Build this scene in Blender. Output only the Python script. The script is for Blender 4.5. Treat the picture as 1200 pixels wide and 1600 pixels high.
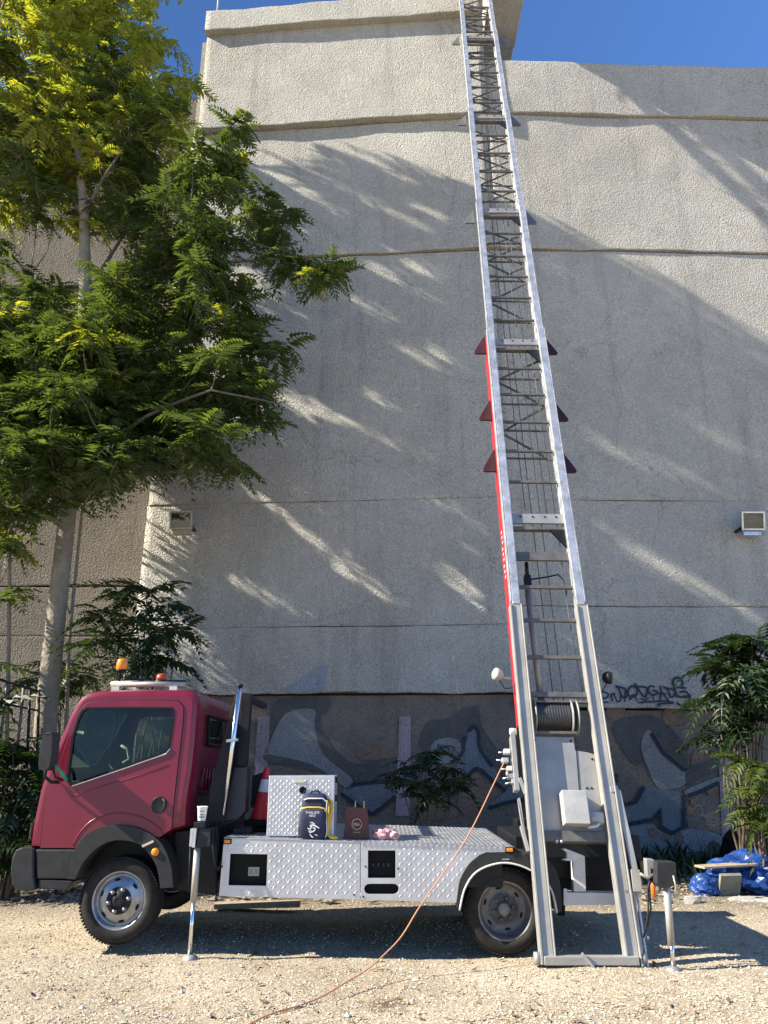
import bpy, bmesh, math, random
import numpy as np
from mathutils import Vector, Matrix, noise
from mathutils.geometry import tessellate_polygon

random.seed(7); rng = np.random.default_rng(7)
for o in list(bpy.data.objects): bpy.data.objects.remove(o)
scene = bpy.context.scene
C = scene.collection
R = math.radians

# ------------------------------------------------------------------ camera, sky, sun, exposure
FPX, PITCH, EYE = 1180.0, R(18.29), 1.48
cd = bpy.data.cameras.new('camera'); cam = bpy.data.objects.new('camera', cd); C.objects.link(cam)
cam.location = (0, 0, EYE); cam.rotation_euler = (R(90) + PITCH, 0, 0)
cd.sensor_fit = 'HORIZONTAL'; cd.sensor_width = 36; cd.lens = 36 * FPX / 1200
cd.clip_start = .05; cd.clip_end = 3000
scene.camera = cam
SUN_EL, SUN_AZ = R(35), R(12)          # light travels towards +X and a little towards the wall
w = bpy.data.worlds.new('World'); scene.world = w; w.use_nodes = True
nt = w.node_tree; bg = nt.nodes['Background']
sky = nt.nodes.new('ShaderNodeTexSky'); sky.sky_type = 'NISHITA'; sky.sun_disc = False
sky.sun_elevation = SUN_EL; sky.sun_rotation = R(90) + SUN_AZ
sky.air_density = 1.0; sky.dust_density = .1; sky.ozone_density = 7; sky.altitude = 100
tint = nt.nodes.new('ShaderNodeMix'); tint.data_type = 'RGBA'; tint.blend_type = 'MULTIPLY'; tint.inputs[0].default_value = 1
tint.inputs[7].default_value = (.86, 1.0, 1.16, 1)      # a clear, deep blue autumn sky all over
nt.links.new(sky.outputs[0], tint.inputs[6]); nt.links.new(tint.outputs[2], bg.inputs[0]); bg.inputs[1].default_value = .078
sd = bpy.data.lights.new('sun', 'SUN'); sun = bpy.data.objects.new('sun', sd); C.objects.link(sun)
sd.energy = 5.0; sd.angle = R(.55); sd.color = (1, .93, .80)
ldir = Vector((math.cos(SUN_EL) * math.cos(SUN_AZ), math.cos(SUN_EL) * math.sin(SUN_AZ), -math.sin(SUN_EL)))
sun.rotation_euler = ldir.to_track_quat('-Z', 'Y').to_euler(); sun.location = (-30, -5, 30)
vs = scene.view_settings; vs.view_transform = 'Standard'; vs.look = 'None'; vs.gamma = 1; vs.exposure = 1.32

# ------------------------------------------------------------------ surveying helpers (photo measurements -> metres)
def at(px, py, Y):
    u = (px - 600) / FPX; v = (800 - py) / FPX
    dy = math.cos(PITCH) - v * math.sin(PITCH); dz = math.sin(PITCH) + v * math.cos(PITCH)
    t = Y / dy
    return Vector((u * t, Y, EYE + dz * t))
def wall_y(x): return 12.5 + ((2.15 - x) * .077 if x < 2.15 else (x - 2.15) * .03)
def on_wall(px, py, off=0.0):
    Y = 12.5
    for i in range(25):
        p = at(px, py, Y); Y = wall_y(p.x) + off
    return at(px, py, Y)
SIDE = 6.8
def S(px, py, Y=SIDE):
    p = at(px, py, Y); return (p.x, p.z)
def SS(pts, Y=SIDE): return [S(a, b, Y) for a, b in pts]

# ------------------------------------------------------------------ materials
MATS = {}
def mat(name, col, rough=.6, metal=0, var=0, vscale=8, bump=0, bscale=60, spec=None, col2=None, dist=.01, detail=4, coat=0):
    if name in MATS: return MATS[name]
    m = bpy.data.materials.new(name); m.use_nodes = True; n = m.node_tree.nodes; l = m.node_tree.links
    b = n['Principled BSDF']; b.inputs['Base Color'].default_value = (*col, 1)
    b.inputs['Roughness'].default_value = rough; b.inputs['Metallic'].default_value = metal
    if coat: b.inputs['Coat Weight'].default_value = coat; b.inputs['Coat Roughness'].default_value = .06
    if spec is not None: b.inputs['Specular IOR Level'].default_value = spec
    tc = n.new('ShaderNodeTexCoord')
    if var or col2:
        t = n.new('ShaderNodeTexNoise'); t.inputs['Scale'].default_value = vscale; t.inputs['Detail'].default_value = 6; t.inputs['Roughness'].default_value = .65
        l.new(tc.outputs['Object'], t.inputs['Vector'])
        r = n.new('ShaderNodeValToRGB'); r.color_ramp.elements[0].position = .32; r.color_ramp.elements[1].position = .68
        c2 = col2 or tuple(c * (1 + var) for c in col); c1 = col if col2 else tuple(c * (1 - var) for c in col)
        r.color_ramp.elements[0].color = (*c1, 1); r.color_ramp.elements[1].color = (*c2, 1)
        l.new(t.outputs['Fac'], r.inputs[0]); l.new(r.outputs[0], b.inputs['Base Color'])
        rr = n.new('ShaderNodeMapRange'); rr.inputs[3].default_value = max(.03, rough - .12); rr.inputs[4].default_value = min(1, rough + .12)
        l.new(t.outputs['Fac'], rr.inputs[0]); l.new(rr.outputs[0], b.inputs['Roughness'])
    if bump:
        t = n.new('ShaderNodeTexNoise'); t.inputs['Scale'].default_value = bscale; t.inputs['Detail'].default_value = detail
        l.new(tc.outputs['Object'], t.inputs['Vector'])
        bp = n.new('ShaderNodeBump'); bp.inputs['Strength'].default_value = bump; bp.inputs['Distance'].default_value = dist
        l.new(t.outputs['Fac'], bp.inputs['Height']); l.new(bp.outputs[0], b.inputs['Normal'])
    MATS[name] = m; return m

def plaster(name, ca, cb, stain=(.19, .18, .165), stain_amt=.55, relief=.052):
    """Roughcast render: lumpy aggregate relief, blotchy tone, rain streaks."""
    m = bpy.data.materials.new(name); m.use_nodes = True; n = m.node_tree.nodes; l = m.node_tree.links
    b = n['Principled BSDF']; b.inputs['Roughness'].default_value = .95; b.inputs['Specular IOR Level'].default_value = .15
    tc = n.new('ShaderNodeTexCoord')
    big = n.new('ShaderNodeTexNoise'); big.inputs['Scale'].default_value = .55; big.inputs['Detail'].default_value = 7; big.inputs['Roughness'].default_value = .6
    l.new(tc.outputs['Object'], big.inputs['Vector'])
    ramp = n.new('ShaderNodeValToRGB'); ramp.color_ramp.elements[0].position = .35; ramp.color_ramp.elements[1].position = .65
    ramp.color_ramp.elements[0].color = (*ca, 1); ramp.color_ramp.elements[1].color = (*cb, 1)
    l.new(big.outputs['Fac'], ramp.inputs[0])
    mp = n.new('ShaderNodeMapping'); mp.inputs['Scale'].default_value = (2.2, 2.2, .16); l.new(tc.outputs['Object'], mp.inputs['Vector'])
    st = n.new('ShaderNodeTexNoise'); st.inputs['Scale'].default_value = 1.0; st.inputs['Detail'].default_value = 8; st.inputs['Roughness'].default_value = .7
    l.new(mp.outputs[0], st.inputs['Vector'])
    sr = n.new('ShaderNodeMapRange'); sr.inputs[1].default_value = .52; sr.inputs[2].default_value = .78; sr.inputs[4].default_value = stain_amt
    l.new(st.outputs['Fac'], sr.inputs[0])
    mx = n.new('ShaderNodeMix'); mx.data_type = 'RGBA'; l.new(sr.outputs[0], mx.inputs[0]); l.new(ramp.outputs[0], mx.inputs[6]); mx.inputs[7].default_value = (*stain, 1)
    pt = n.new('ShaderNodeTexNoise'); pt.inputs['Scale'].default_value = 1.7; pt.inputs['Detail'].default_value = 9; pt.inputs['Roughness'].default_value = .72; pt.inputs['Distortion'].default_value = .6
    l.new(tc.outputs['Object'], pt.inputs['Vector'])
    pr = n.new('ShaderNodeMapRange'); pr.inputs[1].default_value = .40; pr.inputs[2].default_value = .62; pr.inputs[3].default_value = .88; pr.inputs[4].default_value = 1.10
    l.new(pt.outputs['Fac'], pr.inputs[0])
    m3 = n.new('ShaderNodeMix'); m3.data_type = 'RGBA'; m3.blend_type = 'MULTIPLY'; m3.inputs[0].default_value = 1; l.new(mx.outputs[2], m3.inputs[6]); l.new(pr.outputs[0], m3.inputs[7])
    dn = n.new('ShaderNodeTexNoise'); dn.inputs['Scale'].default_value = 2.5; dn.inputs['Detail'].default_value = 5; l.new(tc.outputs['Object'], dn.inputs['Vector'])
    dv = n.new('ShaderNodeVectorMath'); dv.operation = 'MULTIPLY_ADD'; dv.inputs[1].default_value = (.5, .5, .5); l.new(dn.outputs['Color'], dv.inputs[0]); l.new(tc.outputs['Object'], dv.inputs[2])
    ck = n.new('ShaderNodeTexVoronoi'); ck.feature = 'DISTANCE_TO_EDGE'; ck.inputs['Scale'].default_value = .38; l.new(dv.outputs[0], ck.inputs['Vector'])
    cm = n.new('ShaderNodeMapRange'); cm.inputs[1].default_value = .0012; cm.inputs[2].default_value = .0045; cm.inputs[3].default_value = .80; cm.inputs[4].default_value = 1; l.new(ck.outputs['Distance'], cm.inputs[0])
    cg = n.new('ShaderNodeMath'); cg.operation = 'MAXIMUM'; l.new(cm.outputs[0], cg.inputs[0])
    cr = n.new('ShaderNodeMapRange'); cr.inputs[1].default_value = .44; cr.inputs[2].default_value = .40; cr.inputs[3].default_value = 0; cr.inputs[4].default_value = 1; l.new(big.outputs['Fac'], cr.inputs[0]); l.new(cr.outputs[0], cg.inputs[1])
    m4 = n.new('ShaderNodeMix'); m4.data_type = 'RGBA'; m4.blend_type = 'MULTIPLY'; m4.inputs[0].default_value = 1; l.new(m3.outputs[2], m4.inputs[6]); l.new(cg.outputs[0], m4.inputs[7])
    mx = m4
    grain = n.new('ShaderNodeTexNoise'); grain.inputs['Scale'].default_value = 32; grain.inputs['Detail'].default_value = 3
    l.new(tc.outputs['Object'], grain.inputs['Vector'])
    gr = n.new('ShaderNodeMapRange'); gr.inputs[1].default_value = .3; gr.inputs[2].default_value = .7; gr.inputs[3].default_value = .76; gr.inputs[4].default_value = 1.14
    l.new(grain.outputs['Fac'], gr.inputs[0])
    mu = n.new('ShaderNodeMix'); mu.data_type = 'RGBA'; mu.blend_type = 'MULTIPLY'; mu.inputs[0].default_value = 1
    l.new(mx.outputs[2], mu.inputs[6]); l.new(gr.outputs[0], mu.inputs[7]); l.new(mu.outputs[2], b.inputs['Base Color'])
    v = n.new('ShaderNodeTexNoise'); v.inputs['Scale'].default_value = 26; v.inputs['Detail'].default_value = 4; v.inputs['Roughness'].default_value = .66
    l.new(tc.outputs['Object'], v.inputs['Vector'])
    v2 = n.new('ShaderNodeTexVoronoi'); v2.inputs['Scale'].default_value = 36; l.new(tc.outputs['Object'], v2.inputs['Vector'])
    ad = n.new('ShaderNodeMath'); ad.operation = 'MULTIPLY_ADD'; ad.inputs[1].default_value = -.55; l.new(v2.outputs['Distance'], ad.inputs[0]); l.new(v.outputs['Fac'], ad.inputs[2])
    bp = n.new('ShaderNodeBump'); bp.inputs['Distance'].default_value = relief
    bs = n.new('ShaderNodeMapRange'); bs.inputs[1].default_value = .35; bs.inputs[2].default_value = .65; bs.inputs[3].default_value = .6; bs.inputs[4].default_value = 1; l.new(pt.outputs['Fac'], bs.inputs[0]); l.new(bs.outputs[0], bp.inputs['Strength'])
    l.new(ad.outputs[0], bp.inputs['Height']); l.new(bp.outputs[0], b.inputs['Normal'])
    MATS[name] = m; return m

def leaf_mat(name, c1, c2, trans=.45):
    m = bpy.data.materials.new(name); m.use_nodes = True; n = m.node_tree.nodes; l = m.node_tree.links
    b = n['Principled BSDF']; b.inputs['Roughness'].default_value = .42; b.inputs['Specular IOR Level'].default_value = .45
    g = n.new('ShaderNodeNewGeometry'); oi = n.new('ShaderNodeObjectInfo')
    ad = n.new('ShaderNodeMath'); ad.operation = 'ADD'; l.new(g.outputs['Random Per Island'], ad.inputs[0]); l.new(oi.outputs['Random'], ad.inputs[1])
    fr = n.new('ShaderNodeMath'); fr.operation = 'FRACT'; l.new(ad.outputs[0], fr.inputs[0])
    r = n.new('ShaderNodeValToRGB'); r.color_ramp.elements[0].color = (*c1, 1); r.color_ramp.elements[1].color = (*c2, 1); l.new(fr.outputs[0], r.inputs[0])
    l.new(r.outputs[0], b.inputs['Base Color'])
    t = n.new('ShaderNodeBsdfTranslucent'); hs = n.new('ShaderNodeMix'); hs.data_type = 'RGBA'; hs.blend_type = 'MULTIPLY'; hs.inputs[0].default_value = 1
    l.new(r.outputs[0], hs.inputs[6]); hs.inputs[7].default_value = (1.9, 1.7, .6, 1); l.new(hs.outputs[2], t.inputs['Color'])
    ms = n.new('ShaderNodeMixShader'); ms.inputs[0].default_value = trans
    l.new(b.outputs[0], ms.inputs[1]); l.new(t.outputs[0], ms.inputs[2]); l.new(ms.outputs[0], n['Material Output'].inputs['Surface'])
    MATS[name] = m; return m

def glass_mat(name, tint, refl=1.0):
    m = bpy.data.materials.new(name); m.use_nodes = True; n = m.node_tree.nodes; l = m.node_tree.links
    tr = n.new('ShaderNodeBsdfTransparent'); tr.inputs[0].default_value = (*tint, 1)
    gl = n.new('ShaderNodeBsdfGlossy'); gl.inputs['Roughness'].default_value = .02
    fr = n.new('ShaderNodeFresnel'); fr.inputs[0].default_value = 1.5
    mm = n.new('ShaderNodeMath'); mm.operation = 'MULTIPLY'; mm.inputs[1].default_value = refl; l.new(fr.outputs[0], mm.inputs[0])
    ms = n.new('ShaderNodeMixShader'); l.new(mm.outputs[0], ms.inputs[0]); l.new(tr.outputs[0], ms.inputs[1]); l.new(gl.outputs[0], ms.inputs[2])
    l.new(ms.outputs[0], n['Material Output'].inputs['Surface']); MATS[name] = m; return m

M_WALL = plaster('roughcast_plaster', (.465, .44, .38), (.56, .535, .465))
M_WING = plaster('roughcast_plaster_shaded', (.185, .165, .14), (.24, .215, .185), stain=(.11,.10,.085), stain_amt=.6)  # brownish plaster, darkened so the wing's shade is in its colour
M_BASE = plaster('mural_background', (.165, .143, .122), (.225, .187, .152), stain=(.16, .10, .065), stain_amt=.7, relief=.016)
M_SOFF = plaster('soffit_concrete', (.40, .38, .34), (.50, .47, .42), relief=.006)
M_MUR_L = plaster('mural_light_grey', (.215, .217, .21), (.27, .272, .265), relief=.016, stain=(.165, .14, .12), stain_amt=.95)
M_MUR_B = plaster('mural_blue_grey', (.14, .16, .175), (.19, .21, .225), relief=.016, stain=(.165, .14, .12), stain_amt=.95)
M_MUR_D = plaster('mural_dark_grey', (.085, .085, .08), (.12, .12, .115), relief=.016, stain=(.165, .14, .12), stain_amt=.95)
M_MUR_K = plaster('mural_navy_outline', (.028, .035, .052), (.05, .06, .08), relief=.016, stain=(.12, .11, .10), stain_amt=.7)
M_MUR_O = plaster('mural_rust', (.20, .135, .095), (.25, .17, .125), relief=.016, stain=(.165, .14, .12), stain_amt=.95)
M_MUR_P = plaster('mural_pink', (.31, .255, .265), (.37, .31, .32), relief=.016, stain=(.165, .14, .12), stain_amt=.95)
M_TAG = mat('tag_spray_paint', (.02, .035, .07), .8)
M_RED = mat('maroon_paint', (.16, .006, .024), .34, 0, .08, 5, coat=.45, spec=.35)
M_BLKP = mat('dark_grey_plastic', (.026, .027, .027), .6, 0, .25, 14, .25, 220, dist=.002, spec=.28)
M_BLK = mat('black_steel', (.009, .010, .012), .5, 0, .4, 9, spec=.3)
M_RUB = mat('tyre_rubber', (.018, .017, .017), .85, 0, .5, 16, .3, 90, col2=(.036, .032, .028), dist=.003, spec=.15)
M_SEAL = mat('rubber_seal', (.005, .005, .005), .6, spec=.2)
M_RIM = mat('wheel_steel', (.30, .31, .33), .34, .8, .25, 12)
M_RIMD = mat('wheel_steel_dusty', (.17, .165, .16), .55, .45, .35, 14)
M_CHQ = mat('chequer_aluminium', (.58, .58, .59), .48, .75, .10, 6, .15, 120, dist=.001)
M_CHQT = mat('chequer_deck', (.42, .43, .45), .5, .85, .18, 5)
M_ALU = mat('aluminium_rail', (.50, .505, .51), .45, .6, .28, 9, .15, 40, dist=.002)
M_GALV = mat('galvanised_rail', (.33, .32, .29), .58, .45, .20, 4, .2, 60, col2=(.44, .42, .375), dist=.002)
M_RUNG = mat('weathered_rung', (.15, .14, .125), .55, .5, .25, 12)
M_ZINC = mat('zinc_plate', (.30, .29, .275), .55, .5, .18, 5, col2=(.38, .37, .345))
M_WHT = mat('white_steel', (.60, .59, .56), .5, 0, .10, 10)
M_MOT = mat('motor_enamel', (.40, .39, .36), .5, .1, .15, 10)
M_CHR = mat('polished_tube', (.75, .75, .76), .16, 1, .05, 8)
M_REDL = mat('lift_red_paint', (.42, .02, .03), .38, 0, .12, 6)
M_WINE = mat('wing_dark_red', (.04, .004, .007), .5, 0, .2, 8)
M_AMB = mat('amber_lens', (.75, .24, .02), .22, 0, .1, 20)
M_REDLENS = mat('red_lens', (.45, .06, .02), .2)
M_GLASS = glass_mat('window_glass', (.46, .56, .49), 1.0)
M_GLASS2 = glass_mat('floodlight_glass', (.62, .72, .72), 2.2)
M_CABLE = mat('steel_cable', (.07, .07, .07), .5, .6)
M_ORG = mat('orange_cable', (.55, .24, .12), .5)
M_BARK = mat('bark', (.20, .165, .12), .9, 0, .3, 6, .8, 26, col2=(.30, .26, .20), dist=.02)
M_LIMB = mat('young_bark', (.13, .105, .075), .9, 0, .3, 6, .6, 30)
M_TWIG = mat('twig', (.13, .10, .07), .9, 0, .3, 10)
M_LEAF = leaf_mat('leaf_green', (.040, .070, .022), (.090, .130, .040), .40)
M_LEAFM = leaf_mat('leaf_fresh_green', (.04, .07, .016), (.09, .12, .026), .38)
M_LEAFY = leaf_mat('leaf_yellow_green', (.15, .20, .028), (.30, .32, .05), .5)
M_LEAFD = leaf_mat('leaf_green_shaded', (.013, .032, .012), (.036, .065, .022), .28)  # darker leaf copy: the shade on the shrubs is put into the colour
M_NAVY = mat('navy_nylon', (.012, .018, .05), .75, 0, .3, 30, .3, 300, dist=.001)
M_YEL = mat('yellow_strap', (.62, .42, .05), .7)
M_PRINT = mat('white_print', (.72, .72, .72), .7)
M_BROWN = mat('brown_paper', (.13, .045, .035), .75, 0, .15, 12)
M_GOLD = mat('kraft_handle', (.62, .45, .18), .7)
M_PINK = mat('pink_plastic', (.62, .33, .33), .4, 0, .3, 16)
M_CONE = mat('cone_red', (.60, .025, .03), .55)
M_CUP = mat('paper_cup', (.82, .82, .80), .6)
M_TARP = mat('blue_plastic', (.009, .045, .19), .42, 0, .35, 7)
M_WOOD = mat('weathered_wood', (.34, .27, .19), .85, 0, .3, 14)
M_CONC = mat('broken_concrete', (.36, .34, .31), .9, 0, .25, 9, .5, 40)
M_SEAT = mat('seat_fabric', (.09, .09, .10), .8)
M_INT = mat('cab_interior', (.10, .10, .105), .7)

def ground_mat():
    m = bpy.data.materials.new('gravel_ground'); m.use_nodes = True; n = m.node_tree.nodes; l = m.node_tree.links
    b = n['Principled BSDF']; b.inputs['Roughness'].default_value = .95; b.inputs['Specular IOR Level'].default_value = .1
    tc = n.new('ShaderNodeTexCoord')
    big = n.new('ShaderNodeTexNoise'); big.inputs['Scale'].default_value = .9; big.inputs['Detail'].default_value = 6
    l.new(tc.outputs['Object'], big.inputs['Vector'])
    r = n.new('ShaderNodeValToRGB'); r.color_ramp.elements[0].position = .33; r.color_ramp.elements[1].position = .66
    r.color_ramp.elements[0].color = (.41, .335, .235, 1); r.color_ramp.elements[1].color = (.56, .475, .35, 1); l.new(big.outputs['Fac'], r.inputs[0])
    v = n.new('ShaderNodeTexVoronoi'); v.inputs['Scale'].default_value = 55; l.new(tc.outputs['Object'], v.inputs['Vector'])
    hs = n.new('ShaderNodeMapRange'); hs.inputs[3].default_value = .72; hs.inputs[4].default_value = 1.2
    sp = n.new('ShaderNodeSeparateColor'); l.new(v.outputs['Color'], sp.inputs[0]); l.new(sp.outputs[0], hs.inputs[0])
    mu = n.new('ShaderNodeMix'); mu.data_type = 'RGBA'; mu.blend_type = 'MULTIPLY'; mu.inputs[0].default_value = 1
    l.new(r.outputs[0], mu.inputs[6]); l.new(hs.outputs[0], mu.inputs[7])
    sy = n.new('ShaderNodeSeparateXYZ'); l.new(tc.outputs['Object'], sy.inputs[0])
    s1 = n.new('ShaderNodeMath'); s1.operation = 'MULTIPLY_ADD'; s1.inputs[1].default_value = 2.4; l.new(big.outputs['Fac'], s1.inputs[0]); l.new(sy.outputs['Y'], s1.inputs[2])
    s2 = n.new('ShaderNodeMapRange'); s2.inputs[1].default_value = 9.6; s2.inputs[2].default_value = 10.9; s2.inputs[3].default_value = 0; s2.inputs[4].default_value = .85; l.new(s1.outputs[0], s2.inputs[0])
    s3 = n.new('ShaderNodeMix'); s3.data_type = 'RGBA'; l.new(s2.outputs[0], s3.inputs[0]); l.new(mu.outputs[2], s3.inputs[6]); s3.inputs[7].default_value = (.085, .07, .052, 1); mu = s3  # deep shade behind the truck painted in: ground colour darkens towards the wall
    # oil stain on the gravel: a shape of its own
    sub = n.new('ShaderNodeVectorMath'); sub.operation = 'DISTANCE'; l.new(tc.outputs['Object'], sub.inputs[0])
    c0 = at(603, 1562, 5.72); sub.inputs[1].default_value = (c0.x, c0.y, 0)
    nz = n.new('ShaderNodeTexNoise'); nz.inputs['Scale'].default_value = 14; nz.inputs['Detail'].default_value = 5; l.new(tc.outputs['Object'], nz.inputs['Vector'])
    a2 = n.new('ShaderNodeMath'); a2.operation = 'MULTIPLY_ADD'; a2.inputs[1].default_value = .35; l.new(nz.outputs['Fac'], a2.inputs[0]); l.new(sub.outputs['Value'], a2.inputs[2])
    mr = n.new('ShaderNodeMapRange'); mr.inputs[1].default_value = .40; mr.inputs[2].default_value = .24; mr.inputs[3].default_value = 0; mr.inputs[4].default_value = .75; l.new(a2.outputs[0], mr.inputs[0])
    m2 = n.new('ShaderNodeMix'); m2.data_type = 'RGBA'; l.new(mr.outputs[0], m2.inputs[0]); l.new(mu.outputs[2], m2.inputs[6]); m2.inputs[7].default_value = (.10, .055, .03, 1)
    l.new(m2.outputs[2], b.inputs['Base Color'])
    f = n.new('ShaderNodeTexNoise'); f.inputs['Scale'].default_value = 38; f.inputs['Detail'].default_value = 6; f.inputs['Roughness'].default_value = .7; l.new(tc.outputs['Object'], f.inputs['Vector'])
    bp = n.new('ShaderNodeBump'); bp.inputs['Strength'].default_value = 1; bp.inputs['Distance'].default_value = .03; l.new(f.outputs['Fac'], bp.inputs['Height']); l.new(bp.outputs[0], b.inputs['Normal'])
    return m
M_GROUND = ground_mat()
def pebble_mat():
    m = bpy.data.materials.new('pebbles'); m.use_nodes = True; n = m.node_tree.nodes; l = m.node_tree.links
    b = n['Principled BSDF']; b.inputs['Roughness'].default_value = .9; b.inputs['Specular IOR Level'].default_value = .15
    g = n.new('ShaderNodeNewGeometry'); r = n.new('ShaderNodeValToRGB'); e = r.color_ramp.elements
    e[0].color = (.20, .155, .11, 1); e[1].color = (.70, .63, .50, 1); k = e.new(.3); k.color = (.46, .38, .27, 1); k = e.new(.8); k.color = (.57, .50, .39, 1)
    l.new(g.outputs['Random Per Island'], r.inputs[0]); l.new(r.outputs[0], b.inputs['Base Color']); return m
M_PEB = pebble_mat()

# ------------------------------------------------------------------ object helpers
def tag(o, label=None, cat=None, group=None, kind=None):
    if label: o['label'] = label
    if cat: o['category'] = cat
    if group: o['group'] = group
    if kind: o['kind'] = kind
    return o
def thing(name, loc, label, cat, group=None):
    o = bpy.data.objects.new(name, None); C.objects.link(o); o.location = loc; o.empty_display_size = .2
    WORLD[o] = Vector(loc); return tag(o, label, cat, group)
WORLD = {}
class MB:
    """collects shapes in world metres; build() links them as one mesh object"""
    def __init__(s): s.v = []; s.f = []; s.sm = []
    def add(s, vs, fs, smooth=False):
        k = len(s.v); s.v += [tuple(p) for p in vs]; s.f += [tuple(i + k for i in f) for f in fs]; s.sm += [smooth] * len(fs); return s
    def box(s, lo, hi):
        x0, y0, z0 = lo; x1, y1, z1 = hi
        return s.add([(x0,y0,z0),(x1,y0,z0),(x1,y1,z0),(x0,y1,z0),(x0,y0,z1),(x1,y0,z1),(x1,y1,z1),(x0,y1,z1)],
                     [(0,3,2,1),(4,5,6,7),(0,1,5,4),(1,2,6,5),(2,3,7,6),(3,0,4,7)])
    def obox(s, c, ex, ey, ez):   # oriented box: centre and three half-extent vectors
        c, ex, ey, ez = map(Vector, (c, ex, ey, ez)); vs = []
        for k in (-1, 1):
            for a, b in ((-1,-1),(1,-1),(1,1),(-1,1)): vs.append(c + ex*a + ey*b + ez*k)
        return s.add(vs, [(0,3,2,1),(4,5,6,7),(0,1,5,4),(1,2,6,5),(2,3,7,6),(3,0,4,7)])
    def beam(s, a, b, wd, th, up=(0,0,1)):
        a, b = Vector(a), Vector(b); d = (b - a); L = d.length; d.normalize(); up = Vector(up)
        x = d.cross(up)
        if x.length < 1e-4: x = d.cross(Vector((0,1,0)))
        x.normalize(); y = x.cross(d).normalized()
        return s.obox((a + b) / 2, x * wd / 2, y * th / 2, d * L / 2)
    def tube(s, pts, rad, seg=10, cap=True):
        pts = [Vector(p) for p in pts]; n = len(pts)
        if not hasattr(rad, '__len__'): rad = [rad] * n
        vs = []; fs = []; prev = None
        for i, p in enumerate(pts):
            d = (pts[min(i+1, n-1)] - pts[max(i-1, 0)]).normalized()
            if prev is None:
                x = d.cross(Vector((0,0,1)) if abs(d.z) < .9 else Vector((1,0,0))).normalized()
            else:
                x = (prev - d * prev.dot(d)).normalized()
            prev = x; y = d.cross(x)
            for k in range(seg):
                t = 2 * math.pi * k / seg; vs.append(p + (x * math.cos(t) + y * math.sin(t)) * rad[i])
        for i in range(n - 1):
            for k in range(seg):
                a = i*seg + k; b = i*seg + (k+1) % seg; fs.append((a, b, b + seg, a + seg))
        s.add(vs, fs, True)
        if cap:
            m = len(s.v) - len(vs); s.f += [tuple(m + k for k in reversed(range(seg))), tuple(m + (n-1)*seg + k for k in range(seg))]; s.sm += [False, False]
        return s
    def lathe(s, c, axis, prof, seg=32):   # prof: (radius, distance along axis)
        c, ax = Vector(c), Vector(axis).normalized(); x = ax.orthogonal().normalized(); y = ax.cross(x); vs = []; fs = []
        for r, d in prof:
            for k in range(seg):
                t = 2*math.pi*k/seg; vs.append(c + ax*d + (x*math.cos(t) + y*math.sin(t))*r)
        for i in range(len(prof)-1):
            for k in range(seg):
                a = i*seg+k; b = i*seg+(k+1)%seg; fs.append((a, b, b+seg, a+seg))
        return s.add(vs, fs, True)
    def plate(s, outer, holes, y0, y1, back=True):   # x-z outline with holes, from y0 to y1
        loops = [outer] + list(holes); flat = [p for lp in loops for p in lp]
        tri = tessellate_polygon([[Vector((a, b, 0)) for a, b in lp] for lp in loops])
        n = len(flat); y0f = y0 if callable(y0) else (lambda z: y0); y1f = y1 if callable(y1) else (lambda z: y1)
        vs = [(a, y0f(b), b) for a, b in flat] + [(a, y1f(b), b) for a, b in flat]
        fs = []
        for t in tri:
            a, b, c = t
            ar = (flat[b][0]-flat[a][0])*(flat[c][1]-flat[a][1]) - (flat[c][0]-flat[a][0])*(flat[b][1]-flat[a][1])
            if ar < 0: a, b, c = a, c, b
            fs.append((a, b, c)); 
            if back: fs.append((a+n, c+n, b+n))
        k = 0
        for li, lp in enumerate(loops):
            m = len(lp)
            ar = sum(lp[i][0]*lp[(i+1)%m][1] - lp[(i+1)%m][0]*lp[i][1] for i in range(m))
            ccw = (ar > 0) == (li == 0)
            for i in range(m):
                a = k+i; b = k+(i+1)%m
                fs.append((a, a+n, b+n, b) if ccw else (a, b, b+n, a+n))
            k += m
        return s.add(vs, fs)
    def build(s, name, m, parent=None, bevel=0, smooth=False, seg=2, subsurf=0, weld=False):
        off = WORLD.get(parent, Vector((0,0,0))) if parent else Vector((0,0,0))
        me = bpy.data.meshes.new(name)
        me.from_pydata([(p[0]-off.x, p[1]-off.y, p[2]-off.z) for p in s.v], [], s.f)
        me.polygons.foreach_set('use_smooth', [bool(smooth or q) for q in s.sm]); me.materials.append(m); me.update()
        o = bpy.data.objects.new(name, me); C.objects.link(o)
        if parent: o.parent = parent; WORLD[o] = off
        else: WORLD[o] = Vector((0,0,0))
        if weld or bevel:
            bm = bmesh.new(); bm.from_mesh(me); bmesh.ops.remove_doubles(bm, verts=bm.verts, dist=1e-5); bmesh.ops.recalc_face_normals(bm, faces=bm.faces); bm.to_mesh(me); bm.free()
        if bevel:
            b = o.modifiers.new('bevel', 'BEVEL'); b.width = bevel; b.segments = seg; b.limit_method = 'ANGLE'; b.angle_limit = R(35); b.harden_normals = False
        if subsurf:
            b = o.modifiers.new('sub', 'SUBSURF'); b.levels = subsurf; b.render_levels = subsurf
        return o
def mesh_obj(name, me, m, parent=None):
    o = bpy.data.objects.new(name, me); C.objects.link(o)
    if m and not me.materials: me.materials.append(m)
    if parent: o.parent = parent
    WORLD[o] = WORLD.get(parent, Vector((0,0,0))); return o
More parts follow.
